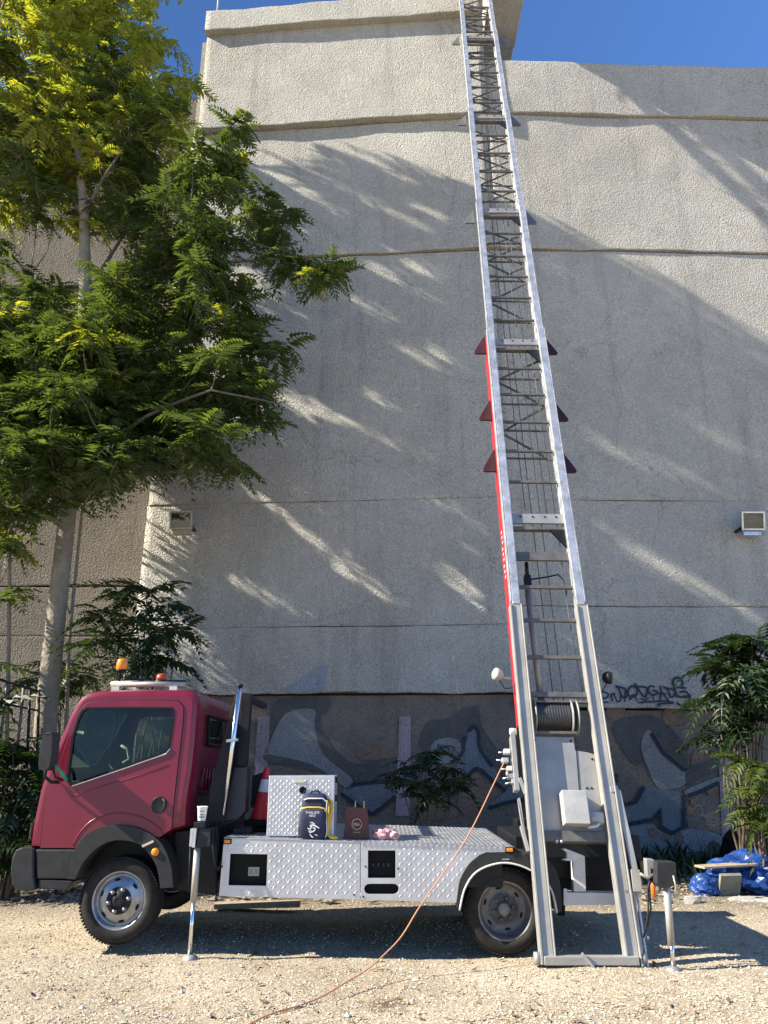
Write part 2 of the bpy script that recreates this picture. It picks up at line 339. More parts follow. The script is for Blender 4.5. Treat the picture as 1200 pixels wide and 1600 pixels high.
def np_mesh(name, V, F, smooth=False):
    me = bpy.data.meshes.new(name); V = np.asarray(V, np.float32); F = np.asarray(F, np.int32)
    k = F.shape[1]; me.vertices.add(len(V)); me.vertices.foreach_set('co', V.ravel())
    me.loops.add(F.size); me.loops.foreach_set('vertex_index', F.ravel())
    me.polygons.add(len(F)); me.polygons.foreach_set('loop_start', np.arange(0, F.size, k, dtype=np.int32)); me.polygons.foreach_set('loop_total', np.full(len(F), k, np.int32))
    me.polygons.foreach_set('use_smooth', np.full(len(F), smooth)); me.update(calc_edges=True); me.validate(); return me
def text_mesh(txt, size):
    cu = bpy.data.curves.new('lettering', 'FONT'); cu.body = txt; cu.size = size; cu.align_x = 'CENTER'; cu.align_y = 'CENTER'
    t = bpy.data.objects.new('lettering', cu); C.objects.link(t); dg = bpy.context.evaluated_depsgraph_get()
    me = bpy.data.meshes.new_from_object(t.evaluated_get(dg)); bpy.data.objects.remove(t); return me

# ================================================================== THE SETTING
# ground: one sheet with fine relief near the camera, reaching far out
def ground_h(x, y):
    tr = -.022*(np.exp(-((y-5.9-.05*np.sin(x))/.13)**2)+np.exp(-((y-7.0+.04*np.sin(x*.8))/.14)**2)*.4)
    return tr+.012*np.sin(x*1.9+y*.7)+.010*np.sin(x*.8-y*2.3+1)+.006*np.sin(x*4.3+y*3.1)
xs = np.concatenate([[-900,-200,-60,-25,-14], np.arange(-9, 9.01, .09), [14,25,60,200,900]])
ys = np.concatenate([[-900,-200,-60,-15,-4,1], np.arange(3.6, 13.01, .09), [16,25,60,200,900]])
X, Y = np.meshgrid(xs, ys); near = np.clip(1-np.maximum(np.abs(X)-7, 0)/3, 0, 1)*np.clip((Y-2)/2, 0, 1)*np.clip((17-Y)/4, 0, 1)
Z = (ground_h(X, Y)-.012)*near + rng.normal(0, .003, X.shape)*near
V = np.stack([X, Y, Z], -1).reshape(-1, 3); nx = len(xs); ny = len(ys)
ii = (np.arange(ny-1)[:,None]*nx+np.arange(nx-1)[None]).ravel(); F = np.stack([ii, ii+1, ii+1+nx, ii+nx], -1)
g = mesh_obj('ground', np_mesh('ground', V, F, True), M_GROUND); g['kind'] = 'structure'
def gz(x, y): return float(ground_h(x, y)-.012)

# loose pebbles, nobody could count them
base = np.array([(1,0,0),(-1,0,0),(0,1,0),(0,-1,0),(0,0,1),(0,0,-1)], float)
tri = np.array([(0,2,4),(2,1,4),(1,3,4),(3,0,4),(2,0,5),(1,2,5),(3,1,5),(0,3,5)])
N = 62000
py_ = 4.9+ (12.3-4.9)*rng.random(N)**1.7; px_ = (rng.random(N)*2-1)*(py_*.62+.4)
sz = .0035+.0075*rng.random(N)**2.2; bigm = rng.random(N) < .014; sz[bigm] *= 1+2.2*rng.random(bigm.sum())**2
ang = rng.random(N)*6.283; jit = 1+rng.normal(0, .28, (N, 6, 3))
P = base[None]*jit*sz[:,None,None]*np.array([1.25,1,.62]); ca, sa = np.cos(ang)[:,None], np.sin(ang)[:,None]
PX = P[...,0]*ca-P[...,1]*sa; PY = P[...,0]*sa+P[...,1]*ca
V = np.stack([PX+px_[:,None], PY+py_[:,None], P[...,2]+(ground_h(px_, py_)-.012+sz*.25)[:,None]], -1).reshape(-1, 3)
F = (tri[None]+(np.arange(N)*6)[:,None,None]).reshape(-1, 3)
peb = mesh_obj('gravel', np_mesh('gravel', V, F), M_PEB); tag(peb, 'loose beige gravel strewn over the whole ground', 'gravel', kind='stuff')

# ------------------------------------------------------------------ the concrete building
bld = thing('concrete_building', (2.15, 13, 0), 'tall windowless roughcast concrete building filling the background', 'building')
def lump(x, z, s=0.0):
    return .006*np.sin(x*2.1+z*1.3+s)+.006*np.sin(x*.9-z*1.7+2*s)+.002*np.sin(x*5.3+z*4.1+s)+.002*np.sin(z*4.7-x*3.3)
def wall_panel(x0, x1, z0, z1, off, m, yfun=wall_y, wav0=.012, wav1=.006, depth=.5, name='wall_panel', lumps=1.0):
    step = .13; nx = max(2, int((x1-x0)/step)+1); nz = max(2, int((z1-z0)/step)+1)
    xs = np.linspace(x0, x1, nx); hh = z1-z0; t = np.unique(np.concatenate([[0,.008/hh,.02/hh,.05/hh], np.linspace(.1/hh, 1-.1/hh, nz), [1-.05/hh,1-.02/hh,1-.008/hh,1]])); nz = len(t)
    lo = z0+wav0*(np.sin(xs*1.7+z0)+.6*np.sin(xs*5.1+2*z0)+.4*np.sin(xs*13+z0)); hi = z1+wav1*(np.sin(xs*1.3+z1*3)+.5*np.sin(xs*6.1+z1))
    Xg = np.repeat(xs[None], nz, 0); Zg = lo[None]+(hi-lo)[None]*t[:,None]
    yb = np.array([yfun(a) for a in xs]); Yg = yb[None]+off+lump(Xg, Zg, z0)*lumps
    rnd = np.minimum(t*(z1-z0), (1-t)*(z1-z0)); Yg += (np.clip(.02-rnd, 0, .02)**2*20)[:,None]    # soft arrises
    V = np.stack([Xg, Yg, Zg], -1).reshape(-1, 3); ii = (np.arange(nz-1)[:,None]*nx+np.arange(nx-1)[None]).ravel(); F = [tuple(q) for q in np.stack([ii, ii+1, ii+1+nx, ii+nx], -1)]
    mb = MB(); n0 = len(V); back = [(xs[i], yb[i]+off+depth, z) for z in (z0, z1) for i in range(nx)]
    mb.add([tuple(v) for v in V]+back, F, True); e = []
    for i in range(nx-1): e += [(i+1, i, n0+i, n0+i+1), ((nz-1)*nx+i, (nz-1)*nx+i+1, n0+nx+i+1, n0+nx+i)]
    mb.f += e; mb.sm += [False]*len(e)
    l_ = [j*nx for j in range(nz)]; r_ = [j*nx+nx-1 for j in range(nz)]
    mb.f += [tuple(l_+[n0+nx, n0]), tuple(reversed(r_+[n0+2*nx-1, n0+nx-1]))]; mb.sm += [False, False]
    return mb.build(name, m, bld)
XB = 2.15
# left of the bend (bands read bottom to top; each steps out over the one below)
for x0, z0, z1, off in ((-4.30,-.3,2.52,.10),):
    base_l = wall_panel(x0, XB, z0, z1, off, M_BASE, wav1=.0, lumps=.5)
for x0, z0, z1, off, w0 in ((-4.30,2.55,3.645,0,.014),(-4.30,3.655,5.90,.012,.004),(-4.28,5.903,11.06,.006,.0015),(-4.15,11.09,14.33,-.045,.012),(-3.98,14.35,17.0,-.19,.014)):
    wall_panel(x0, XB, z0, z1, off, M_WALL, wav0=w0, lumps=.5 if z0 < 3 else 1)
wall_panel(-4.0, XB, 16.98, 17.56, -.36, M_WALL, wav0=.012, wav1=.02, name='parapet_cap', depth=.9)
# right of the bend
wall_panel(XB, 15, -.3, 2.27, .09, M_BASE, wav1=0, lumps=.5)
for z0, z1, off, w0 in ((2.30,3.955,0,.012),(3.965,5.853,.010,.004),(5.856,11.06,.005,.0015),(11.09,14.42,-.035,.012),(14.44,15.84,-.10,.014)):
    wall_panel(XB, 15, z0, z1, off, M_WALL, wav0=w0, lumps=.5 if z0 < 3 else 1)
MB().box((-4.2,13.2,-.2),(2.15,20,17.3)).build('core', M_SOFF, bld)
MB().box((2.16,13.25,-.2),(15,20,15.6)).build('core', M_SOFF, bld)
# recessed wing on the left, in the darkened plaster
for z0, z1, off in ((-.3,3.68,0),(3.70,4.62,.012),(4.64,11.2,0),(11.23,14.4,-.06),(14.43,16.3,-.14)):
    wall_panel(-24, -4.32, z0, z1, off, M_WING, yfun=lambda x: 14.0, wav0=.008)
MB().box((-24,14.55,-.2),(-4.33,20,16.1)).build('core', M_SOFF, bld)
# cantilevered concrete box above the right roof edge
MB().box((2.30,11.4,17.12),(3.02,13.19,19.9)).build('roof_box', M_SOFF, bld, bevel=.02)
MB().box((2.16,13.2,17.16),(3.0,16,19.8)).build('roof_box', M_SOFF, bld, bevel=.02)
a = at(338, 40, 13.1); MB().tube([(a.x, 13.1, 17.5), (a.x-.02, 13.1, 20.2)], .022, 8).build('aerial_pole', M_GALV, bld)

# painted mural: flat paint on the lower wall
def ribbon(mb, pts, wd, off, mw=None):
    p3 = [on_wall(x, y, off) for x, y in pts]; n = len(p3); vs = []
    for i in range(n):
        d = p3[min(i+1, n-1)]-p3[max(i-1, 0)]; d.normalize(); nn = Vector((-d.z, 0, d.x))
        k = wd/2*(1 if not mw else mw(i/(n-1))); vs += [p3[i]+nn*k, p3[i]-nn*k]
    mb.add(vs, [(2*i, 2*i+1, 2*i+3, 2*i+2) for i in range(n-1)])
def smooth_path(pts, n=6, closed=False):
    P = [Vector((*p, 0)) for p in pts]; out = []; m = len(P); rngi = range(m if closed else m-1)
    for i in rngi:
        p0 = P[(i-1) % m] if closed or i > 0 else P[i]; p1 = P[i]; p2 = P[(i+1) % m]; p3 = P[(i+2) % m] if closed or i+2 < m else p2
        for k in range(n):
            t = k/n; q = .5*((2*p1)+(p2-p0)*t+(2*p0-5*p1+4*p2-p3)*t*t+(3*p1-p0-3*p2+p3)*t**3); out.append((q.x, q.y))
    if not closed: out.append(tuple(pts[-1]))
    return out
def paint(pts, m, layer, off=.10, name='mural_shape', curve=True):
    q = smooth_path(pts, 4, True) if curve else pts
    p3 = [on_wall(x, y, off-.022-.004*layer) for x, y in q]
    mb = MB(); tri = tessellate_polygon([[Vector((p.x, p.z, 0)) for p in p3]]); mb.add(p3, [tuple(t) for t in tri])
    mb.build(name, m, bld, weld=True)
def c6(*q): return [(400+x/2.857, 1030+y/2.857) for x, y in q]
def c7(*q): return [(900+x/4, 1080+y/4) for x, y in q]
paint(c6((110,175),(320,170),(312,240),(285,255),(300,335),(375,425),(460,470),(640,440),(640,525),(430,545),(300,425),(262,300),(258,232),(130,244),(60,350),(62,240)), M_MUR_D, 1)
paint(c6((130,244),(258,224),(262,300),(300,425),(425,530),(418,585),(360,545),(250,470),(50,425),(58,380)), M_MUR_L, 2)
paint(c6((50,425),(250,470),(360,548),(300,510),(150,475),(50,460)), M_MUR_D, 3)
paint(c6((425,562),(520,550),(640,545),(625,610),(520,695),(450,650),(380,600)), M_MUR_B, 2)
paint(c6((770,280),(860,265),(930,220),(990,215),(1010,300),(1090,420),(1150,520),(1060,500),(1000,420),(990,330),(950,310),(920,420),(870,460),(770,410),(730,380)), M_MUR_D, 1)
paint(c6((780,400),(800,365),(850,350),(900,360),(918,400),(895,440),(850,465),(800,450)), M_MUR_L, 2)
paint(c6((950,320),(972,300),(992,325),(1000,400),(1060,480),(1115,585),(1060,545),(990,488),(940,530),(880,600),(855,560),(900,470),(930,400)), M_MUR_B, 3)
paint(c6((1040,665),(1110,590),(1150,560),(1200,560),(1200,630),(1120,640)), M_MUR_B, 2)
paint(c6((920,560),(985,505),(1040,590),(1010,650),(950,705),(900,650)), M_MUR_O, 1)
paint(c6((760,620),(880,650),(900,700),(820,720),(720,700)), M_MUR_O, 1)
paint(c6((455,395),(560,385),(650,405),(640,435),(470,450)), M_MUR_O, 0)
for q in (c6((640,255),(692,255),(686,700),(622,700)), c6((8,255),(62,255),(40,700),(-20,700)), c7((885,290),(972,290),(1000,950),(915,950))):
    paint(q, M_MUR_P, 2, curve=False)
for pts in (c6((425,562),(520,550),(640,545)), c6((625,612),(520,695)), c6((380,600),(450,650),(520,695)), c6((855,560),(880,600),(940,530),(990,488),(1060,545),(1115,588)), c6((930,345),(920,420),(870,462)), c6((950,322),(972,300),(992,328),(1000,400),(1055,480)), c6((1040,665),(1120,640),(1200,625))):
    mb = MB(); ribbon(mb, smooth_path(pts, 5), .055, .10-.045); mb.build('mural_outline', M_MUR_K, bld)
mb = MB()
for pts in (c6((800,440),(825,390),(840,430),(860,395),(870,440)), c6((872,440),(885,395),(905,430))): ribbon(mb, pts, .03, .055)
mb.build('mural_lettering', M_MUR_D, bld)
# right-hand part of the mural
paint(c7((230,220),(380,150),(520,170),(680,330),(685,480),(560,400),(470,260),(400,330),(410,450),(330,420)), M_MUR_D, 1, .09)
paint(c7((460,240),(545,395),(680,500),(672,590),(520,605),(450,480),(405,335)), M_MUR_L, 2, .09)
paint(c7((690,490),(800,440),(890,415),(885,500),(780,545),(700,592)), M_MUR_D, 2, .09)
paint(c7((680,620),(780,575),(890,535),(892,570),(790,620),(700,652)), M_MUR_L, 3, .09)
paint(c7((325,830),(480,800),(525,735),(530,840),(600,888),(672,850),(672,650),(540,610),(420,600),(372,690),(298,712)), M_MUR_B, 2, .09)
paint(c7((330,850),(470,830),(520,870),(600,905),(700,860),(900,900),(900,990),(330,1000)), M_MUR_L, 0, .09)
for x, y, r in ((735,690,22),(712,750,26),(722,830,24),(482,880,30),(560,912,24),(650,925,34),(852,620,36),(600,150,60),(250,130,60),(780,420,70),(860,980,40)):
    paint(c7(*[(x+r*math.cos(t)*(.8+.4*random.random()), y+r*math.sin(t)*(.8+.4*random.random())) for t in [k*.785 for k in range(8)]]), M_MUR_O, 4 if r < 40 else 0, .09)
for pts in (c7((325,832),(480,802),(526,735),(530,840),(600,888),(672,850),(672,650)), c7((298,712),(372,695),(425,600)), c7((700,655),(790,622),(892,572)), c7((470,262),(545,385),(680,495))):
    mb = MB(); ribbon(mb, pts, .06, .09-.045); mb.build('mural_outline', M_MUR_K, bld)
# sprayed tag above the ledge, and the smoky bulge of paint left of it
T = lambda *q: [(930+x/6.667, 1040+y/6.667) for x, y in q]
mb = MB()
for pts, wd in ((T((55,280),(95,275),(135,295),(125,330),(85,340),(58,325),(55,300)),.028),(T((60,385),(140,380)),.026),
    (T((160,290),(180,375)),.026),(T((160,330),(190,290),(210,300)),.026),(T((195,295),(230,370),(262,360),(262,290)),.026),
    (T((210,215),(245,240),(280,325),(330,320),(325,265),(300,235),(215,215)),.034),(T((310,260),(310,380)),.026),
    (T((385,210),(350,240),(345,300),(385,325),(430,300),(435,240),(385,210)),.036),(T((360,330),(365,360),(400,300),(440,370)),.026),
    (T((405,185),(440,215),(520,225),(540,250),(520,330),(460,260),(420,190)),.036),(T((470,340),(520,360),(560,330)),.026),
    (T((620,220),(570,215),(550,260),(580,300),(630,300),(640,265),(600,260)),.034),(T((605,310),(610,360)),.024),
    (T((680,210),(685,290),(675,370)),.034),(T((640,290),(740,295)),.03),(T((690,270),(780,385)),.03),
    (T((710,215),(760,260),(790,330),(830,300),(830,260),(720,225)),.034),
    (T((905,215),(910,170),(880,130),(835,130),(810,170),(825,230),(850,310),(900,325),(995,320)),.045),(T((850,225),(945,235)),.034),(T((880,280),(940,270),(995,320)),.036),
    (T((990,330),(975,380),(930,415),(880,410),(850,385)),.032),(T((450,385),(600,375),(740,370),(815,390),(660,400),(675,425)),.030)):
    ribbon(mb, smooth_path(pts, 4), wd*.9, -.022)
mb.build('graffiti_tag', M_TAG, bld)
p3 = [on_wall(x, y, -.022) for x, y in smooth_path(c6((130,140),(200,90),(290,35),(320,30),(312,90),(295,140)), 4, True)]
MB().add(p3, [tuple(range(len(p3)))]).build('mural_shape', plaster('mural_haze_blue', (.34, .37, .42), (.41, .44, .48)), bld)

# ------------------------------------------------------------------ floodlights on the wall
def floodlight(px, py, label, tilt, tone):
    p = on_wall(px, py, -.02); t = thing('floodlight', (p.x, p.y, p.z), label, 'floodlight', 'floodlights bolted to the wall')
    Wd, H, D = .40, .32, .16
    rot = Matrix.Rotation(R(tilt), 4, 'X')
    def tr(q): v = rot @ Vector(q); return (p.x+v.x, p.y-.20+v.y, p.z+.05+v.z)
    def part(name, lo, hi, m, bev=.008, par=t):
        mb = MB().box(lo, hi); mb.v = [tr(q) for q in mb.v]; return mb.build(name, m, par, bevel=bev)
    h = MB()
    f = [(-Wd/2,-D/2,-H/2),(Wd/2,-D/2,-H/2),(Wd/2,-D/2,H/2),(-Wd/2,-D/2,H/2)]; b = [(-Wd/3,D/2,-H/3),(Wd/3,D/2,-H/3),(Wd/3,D/2,H/3),(-Wd/3,D/2,H/3)]
    h.add([tr(q) for q in f+b], [(1,0,4,5),(2,1,5,6),(3,2,6,7),(0,3,7,4),(4,7,6,5)]); h.build('housing', tone, t)
    for lo, hi in (((-Wd/2,-D/2-.03,-H/2),(Wd/2,-D/2,-H/2+.03)),((-Wd/2,-D/2-.03,H/2-.03),(Wd/2,-D/2,H/2)),((-Wd/2,-D/2-.03,-H/2+.031),(-Wd/2+.03,-D/2,H/2-.031)),((Wd/2-.03,-D/2-.03,-H/2+.031),(Wd/2,-D/2,H/2-.031))):
        part('frame', lo, hi, tone, .004)
    mb = MB(); mb.add([tr(q) for q in ((-.15,-.05,-.11),(.15,-.05,-.11),(.15,.03,0),(-.15,.03,0),(.15,-.05,.11),(-.15,-.05,.11))], [(0,1,2,3),(3,2,4,5)]); mb.build('reflector', M_ALU, t)
    mb = MB(); mb.tube([tr((-.1,-.03,0)), tr((.1,-.03,0))], .012, 8); mb.build('lamp_tube', M_PRINT, t)
    part('pane', (-Wd/2+.031,-D/2-.012,-H/2+.031), (Wd/2-.031,-D/2-.006,H/2-.031), M_GLASS2, 0)
    MB().box((p.x-.15,p.y-.20,p.z-.20),(p.x+.15,p.y-.06,p.z-.115)).build('gear_box', tone, t, bevel=.01)
    MB().box((p.x+.16,p.y-.24,p.z-.10),(p.x+.20,p.y+.01,p.z-.06)).build('bracket', M_BLK, t)
    MB().box((p.x-.20,p.y-.24,p.z-.10),(p.x-.16,p.y+.01,p.z-.06)).build('bracket', M_BLK, t)
floodlight(289, 822, 'pale grey floodlight on the wall under the drooping tree leaves', 18, mat('old_grey_enamel', (.42, .43, .38), .5, .2, .2, 20))
floodlight(1165, 824, 'shiny silver floodlight on the bare wall at the right', 14, mat('bright_aluminium', (.62, .66, .70), .3, .8, .2, 20))

# ================================================================== TREES (pinnate fronds in rosettes)
def frond(seed, pairs=9, droop=.35, wid=.30):
    """unit-length compound leaf along +Y: rachis and pairs of pointed leaflets"""
    r = random.Random(seed); v = []; f = []
    def spine(t): return Vector((0, t, .12*math.sin(t*2.2)-droop*t*t))
    n = 4
    for i in range(n+1):
        p = spine(i/n); v += [p+Vector((-.006, 0, 0)), p+Vector((.006, 0, 0))]
    for i in range(n): f += [(2*i, 2*i+1, 2*i+3), (2*i, 2*i+3, 2*i+2)]
    for k in range(pairs):
        t = .18+.80*k/(pairs-1); L = wid*(.62+.75*math.sin(math.pi*min(1, .25+.68*t)))*r.uniform(.85, 1.12)
        for s in (-1, 1):
            if r.random() < .05: continue
            b = spine(t); d = Vector((s*.86, .42+.25*t, -.22+r.uniform(-.22, .12))).normalized()
            q = d.cross(Vector((0, 0, 1))).normalized(); up = q.cross(d)
            wv = q*L*.185; a = len(v); mid = b+d*L*.42
            v += [b, mid+wv+up*L*.05, b+d*L-Vector((0, 0, L*.16)), mid-wv+up*L*.05]
            f += [(a, a+1, a+2), (a, a+2, a+3)]
    p = spine(1); a = len(v); v += [p, p+Vector((.035, .09, -.02)), p+Vector((0, .24, -.12)), p+Vector((-.035, .09, -.02))]; f += [(a, a+1, a+2), (a, a+2, a+3)]
    return np.array([tuple(q) for q in v]), np.array(f)
FRONDS = [frond(i, pairs=7+i % 3, droop=(.25, .5, .8, .4, .65, 1.0, .35, .55)[i % 8], wid=(.30,.26,.33,.28)[i % 4]) for i in range(8)]
FMESH = {}
def frond_mesh(i, m):
    if (i, m.name) not in FMESH:
        me = np_mesh('leaf', *FRONDS[i]); me.materials.append(m); FMESH[(i, m.name)] = me
    return FMESH[(i, m.name)]
def rosette(c, n, L, r, up=.25):
    """matrices of n fronds radiating from a twig end"""
    out = []; a0 = r.random()*6.28
    for k in range(n):
        a = a0+k*2.399+r.uniform(-.3, .3); el = r.uniform(-.45, up+.35)
        m = Matrix.Translation(c) @ Matrix.Rotation(a, 4, 'Z') @ Matrix.Rotation(el, 4, 'X') @ Matrix.Rotation(r.uniform(-.35, .35), 4, 'Y')
        out.append((m @ Matrix.Scale(L*r.uniform(.75, 1.2), 4), r.randrange(len(FRONDS))))
    return out
# open lanes through the crowns where the photograph shows the sun reaching the wall
LANES = np.array([tuple(on_wall(x, y)) for x, y in ((660,355),(690,340),(600,325),(530,330),(480,300),(640,410),(690,420),(600,420),(560,460),(510,640),(480,640),(540,655),(640,695),(610,630),(700,550),(660,560),(490,780),(420,785),(490,850),(540,865),(530,885),(500,905),(390,925),(440,930),(470,945),(620,935),(670,870),(720,850),(760,820),(700,790),(720,910),(1000,715),(1060,735),(1110,760),(960,700),(940,840),(1000,860),(1060,890),(1120,920),(930,800),(1190,412),(1080,660),(1140,680),(1020,1215),(970,1190),(1070,1235))])
LD = np.array(ldir)
def thin(fr):
    if not fr: return fr
    mid = np.array([tuple(m @ Vector((0, .5, 0))) for m, i in fr]); d = LANES[None]-mid[:,None]
    k = d @ LD; perp = d-k[...,None]*LD; vert = np.abs(perp[...,2])/math.cos(SUN_EL); hor = np.hypot(perp[...,0], perp[...,1])
    hit = ((vert/.17)**2+(np.abs(perp[...,1])/.20)**2 < 1).any(1)
    return [q for q, h in zip(fr, hit) if not h]
def bake(fr, m, name, parent, kind='stuff'):
    Vs, Fs, k = [], [], 0; off = WORLD[parent]
    for mt, i in fr:
        M = np.array(mt); v, f = FRONDS[i]; Vs.append(v @ M[:3, :3].T+M[:3, 3]-np.array(off)); Fs.append(f+k); k += len(v)
    if not Vs: return
    o = mesh_obj(name, np_mesh(name, np.concatenate(Vs), np.concatenate(Fs)), m, parent)
    if kind: o['kind'] = kind
    return o
def leaves_as_parts(fr, m, parent):
    off = WORLD[parent]
    for mt, i in fr:
        o = mesh_obj('leaf', frond_mesh(i, m), None, parent); q = mt.copy(); q.translation = mt.translation-off; o.matrix_local = q
def wobble(a, b, n, amp, r, sag=0):
    a, b = Vector(a), Vector(b); L = (b-a).length; out = []
    for k in range(n+1):
        t = k/n; p = a.lerp(b, t); e = math.sin(math.pi*t)*amp*L
        out.append(p+Vector((r.uniform(-1, 1), r.uniform(-1, 1), r.uniform(-.6, .6)))*e+Vector((0, 0, sag*math.sin(math.pi*t)*L)))
    return out
def spread(clusters, per, r):
    """rosette centres spread through ellipsoids (world centre, radius, depth radius, yellow share)"""
    out = []
    for c, rad, dr, yl, dens in clusters:
        for k in range(max(2, int(per*rad*rad*dens))):
            while True:
                q = Vector((r.uniform(-1, 1), r.uniform(-1, 1), r.uniform(-1, 1)))
                if q.length < 1: break
            q = q.normalized()*q.length**.55
            out.append((Vector((c.x+q.x*rad, c.y+q.y*dr, c.z+q.z*rad)), yl))
    return out

r = random.Random(11)
TY = 10.9
tb = at(72, 1125, TY); root = Vector((tb.x-.10, TY, 0))
tree = thing('tree', root, 'tall leafy tree with yellow-green crown behind the red cab', 'tree')
trunk_px = [(66,1330),(72,1120),(88,960),(106,800),(122,640),(133,480),(132,340),(118,200),(100,60),(92,-60)]
tp = [at(x, y, TY) for x, y in trunk_px]; tp[0].z = -.1
tr_ = [.17,.15,.135,.125,.115,.105,.085,.06,.04,.02]
MB().tube(tp, tr_, 12).build('trunk', M_BARK, tree)
LIMBS = [  # start index on trunk, then photo points with depth
    (3, [(150,760,10.9),(230,740,10.7),(300,735,10.5),(370,725,10.4)]),
    (3, [(145,745,10.6),(165,700,10.3),(230,650,10.0),(330,610,9.9),(430,630,10.0)]),
    (4, [(180,590,11.2),(260,540,11.4),(340,500,11.3),(420,540,11.2)]),
    (5, [(190,430,10.7),(260,380,10.5),(350,370,10.4),(430,390,10.4),(500,410,10.4)]),
    (5, [(160,420,11.1),(210,345,11.2),(290,290,11.2),(380,240,11.2)]),
    (6, [(160,280,10.7),(210,190,10.6),(260,110,10.5)]),
    (4, [(80,580,10.5),(40,560,10.2),(-10,540,10.0)]),
    (6, [(90,270,11.0),(40,220,11.1),(-20,190,11.1)]),
    (7, [(150,120,11.1),(190,60,11.2),(200,-30,11.2)]),
    (3, [(70,740,10.5),(30,790,10.3),(10,850,10.2)]),
    (7, [(60,120,10.6),(30,40,10.5),(10,-50,10.5)]),
]
anchors = []
for i, pts in LIMBS:
    q = [tp[i]]+[at(*p) for p in pts]; path = []
    for k in range(len(q)-1): path += wobble(q[k], q[k+1], 3, .03, r)[:-1]
    path.append(q[-1]); R0 = tr_[i]*.42
    MB().tube(path, [R0*(1-.8*k/(len(path)-1)) for k in range(len(path))], 7).build('branch', M_LIMB, tree)
    anchors += path[2:]
anchors += tp[5:]
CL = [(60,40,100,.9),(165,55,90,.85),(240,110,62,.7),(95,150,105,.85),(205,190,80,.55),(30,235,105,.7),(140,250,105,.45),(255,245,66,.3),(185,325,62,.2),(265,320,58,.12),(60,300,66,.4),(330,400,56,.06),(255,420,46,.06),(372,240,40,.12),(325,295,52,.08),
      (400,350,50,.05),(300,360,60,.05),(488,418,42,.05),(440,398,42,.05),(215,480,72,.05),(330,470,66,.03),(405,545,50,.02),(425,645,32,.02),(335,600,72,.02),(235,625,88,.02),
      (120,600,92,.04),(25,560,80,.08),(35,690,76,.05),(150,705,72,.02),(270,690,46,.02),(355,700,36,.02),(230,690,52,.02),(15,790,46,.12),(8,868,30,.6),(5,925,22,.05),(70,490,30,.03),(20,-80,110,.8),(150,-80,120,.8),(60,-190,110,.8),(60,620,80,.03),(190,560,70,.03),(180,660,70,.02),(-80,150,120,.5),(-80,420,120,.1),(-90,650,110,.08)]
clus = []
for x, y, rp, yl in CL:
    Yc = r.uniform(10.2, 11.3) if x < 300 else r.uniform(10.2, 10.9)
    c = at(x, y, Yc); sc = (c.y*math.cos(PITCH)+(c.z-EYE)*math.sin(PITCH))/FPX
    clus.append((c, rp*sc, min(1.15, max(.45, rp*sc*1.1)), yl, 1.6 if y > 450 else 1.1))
LIMBPTS = list(anchors)
for x, y, rp in ((95,690,70),(165,735,46),(55,745,60),(120,640,66),(325,675,46),(10,815,34),(215,730,34),(120,560,56)):   # foliage hanging in front of the trunk
    c = at(x, y, 9.75); clus.append((c, rp*.0098, .5, .03, 1.3))
for x, y in ((90,500),(190,510),(110,620),(220,630),(50,720),(150,720),(40,600),(300,560),(290,620)):   # branches reaching back to the wall
    c = at(x, y, 11.9); clus.append((c, .75, .45, .02, 1.2))
green, yellow, tw = [], [], MB()
def throws_on_lit_wall(c):   # the crown stays clear of the sun's path to the upper wall
    x = c.x
    for i in range(6): x = c.x+(wall_y(x)-.1-c.y)/math.tan(SUN_AZ)
    z = c.z-(x-c.x)*math.tan(SUN_EL)/math.cos(SUN_AZ)
    return -5 < x < 13 and z > -.45+np.interp(x, [-4,-1.8,1.8,2.6,5.4,8.5], [14.2,13.9,13.0,12.3,11.4,11.0])
for c, yl in sorted(spread(clus, 25, r), key=lambda q: min((q[0]-a).length for a in LIMBPTS)):
    if c.y > wall_y(c.x)-.35 and c.x > -4.5: c.y = wall_y(c.x)-.4-r.random()*.6
    if throws_on_lit_wall(c): continue
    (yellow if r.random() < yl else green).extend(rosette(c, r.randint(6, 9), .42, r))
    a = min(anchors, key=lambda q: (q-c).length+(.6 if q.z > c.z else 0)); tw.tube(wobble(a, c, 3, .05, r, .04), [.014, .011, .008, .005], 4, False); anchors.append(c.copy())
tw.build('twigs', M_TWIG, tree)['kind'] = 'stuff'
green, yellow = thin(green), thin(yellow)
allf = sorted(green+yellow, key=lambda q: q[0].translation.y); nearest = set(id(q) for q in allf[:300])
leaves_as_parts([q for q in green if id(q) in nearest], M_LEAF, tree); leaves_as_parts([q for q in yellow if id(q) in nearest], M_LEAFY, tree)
bake([q for q in green if id(q) not in nearest], M_LEAF, 'crown', tree); bake([q for q in yellow if id(q) not in nearest], M_LEAFY, 'crown_yellow', tree)

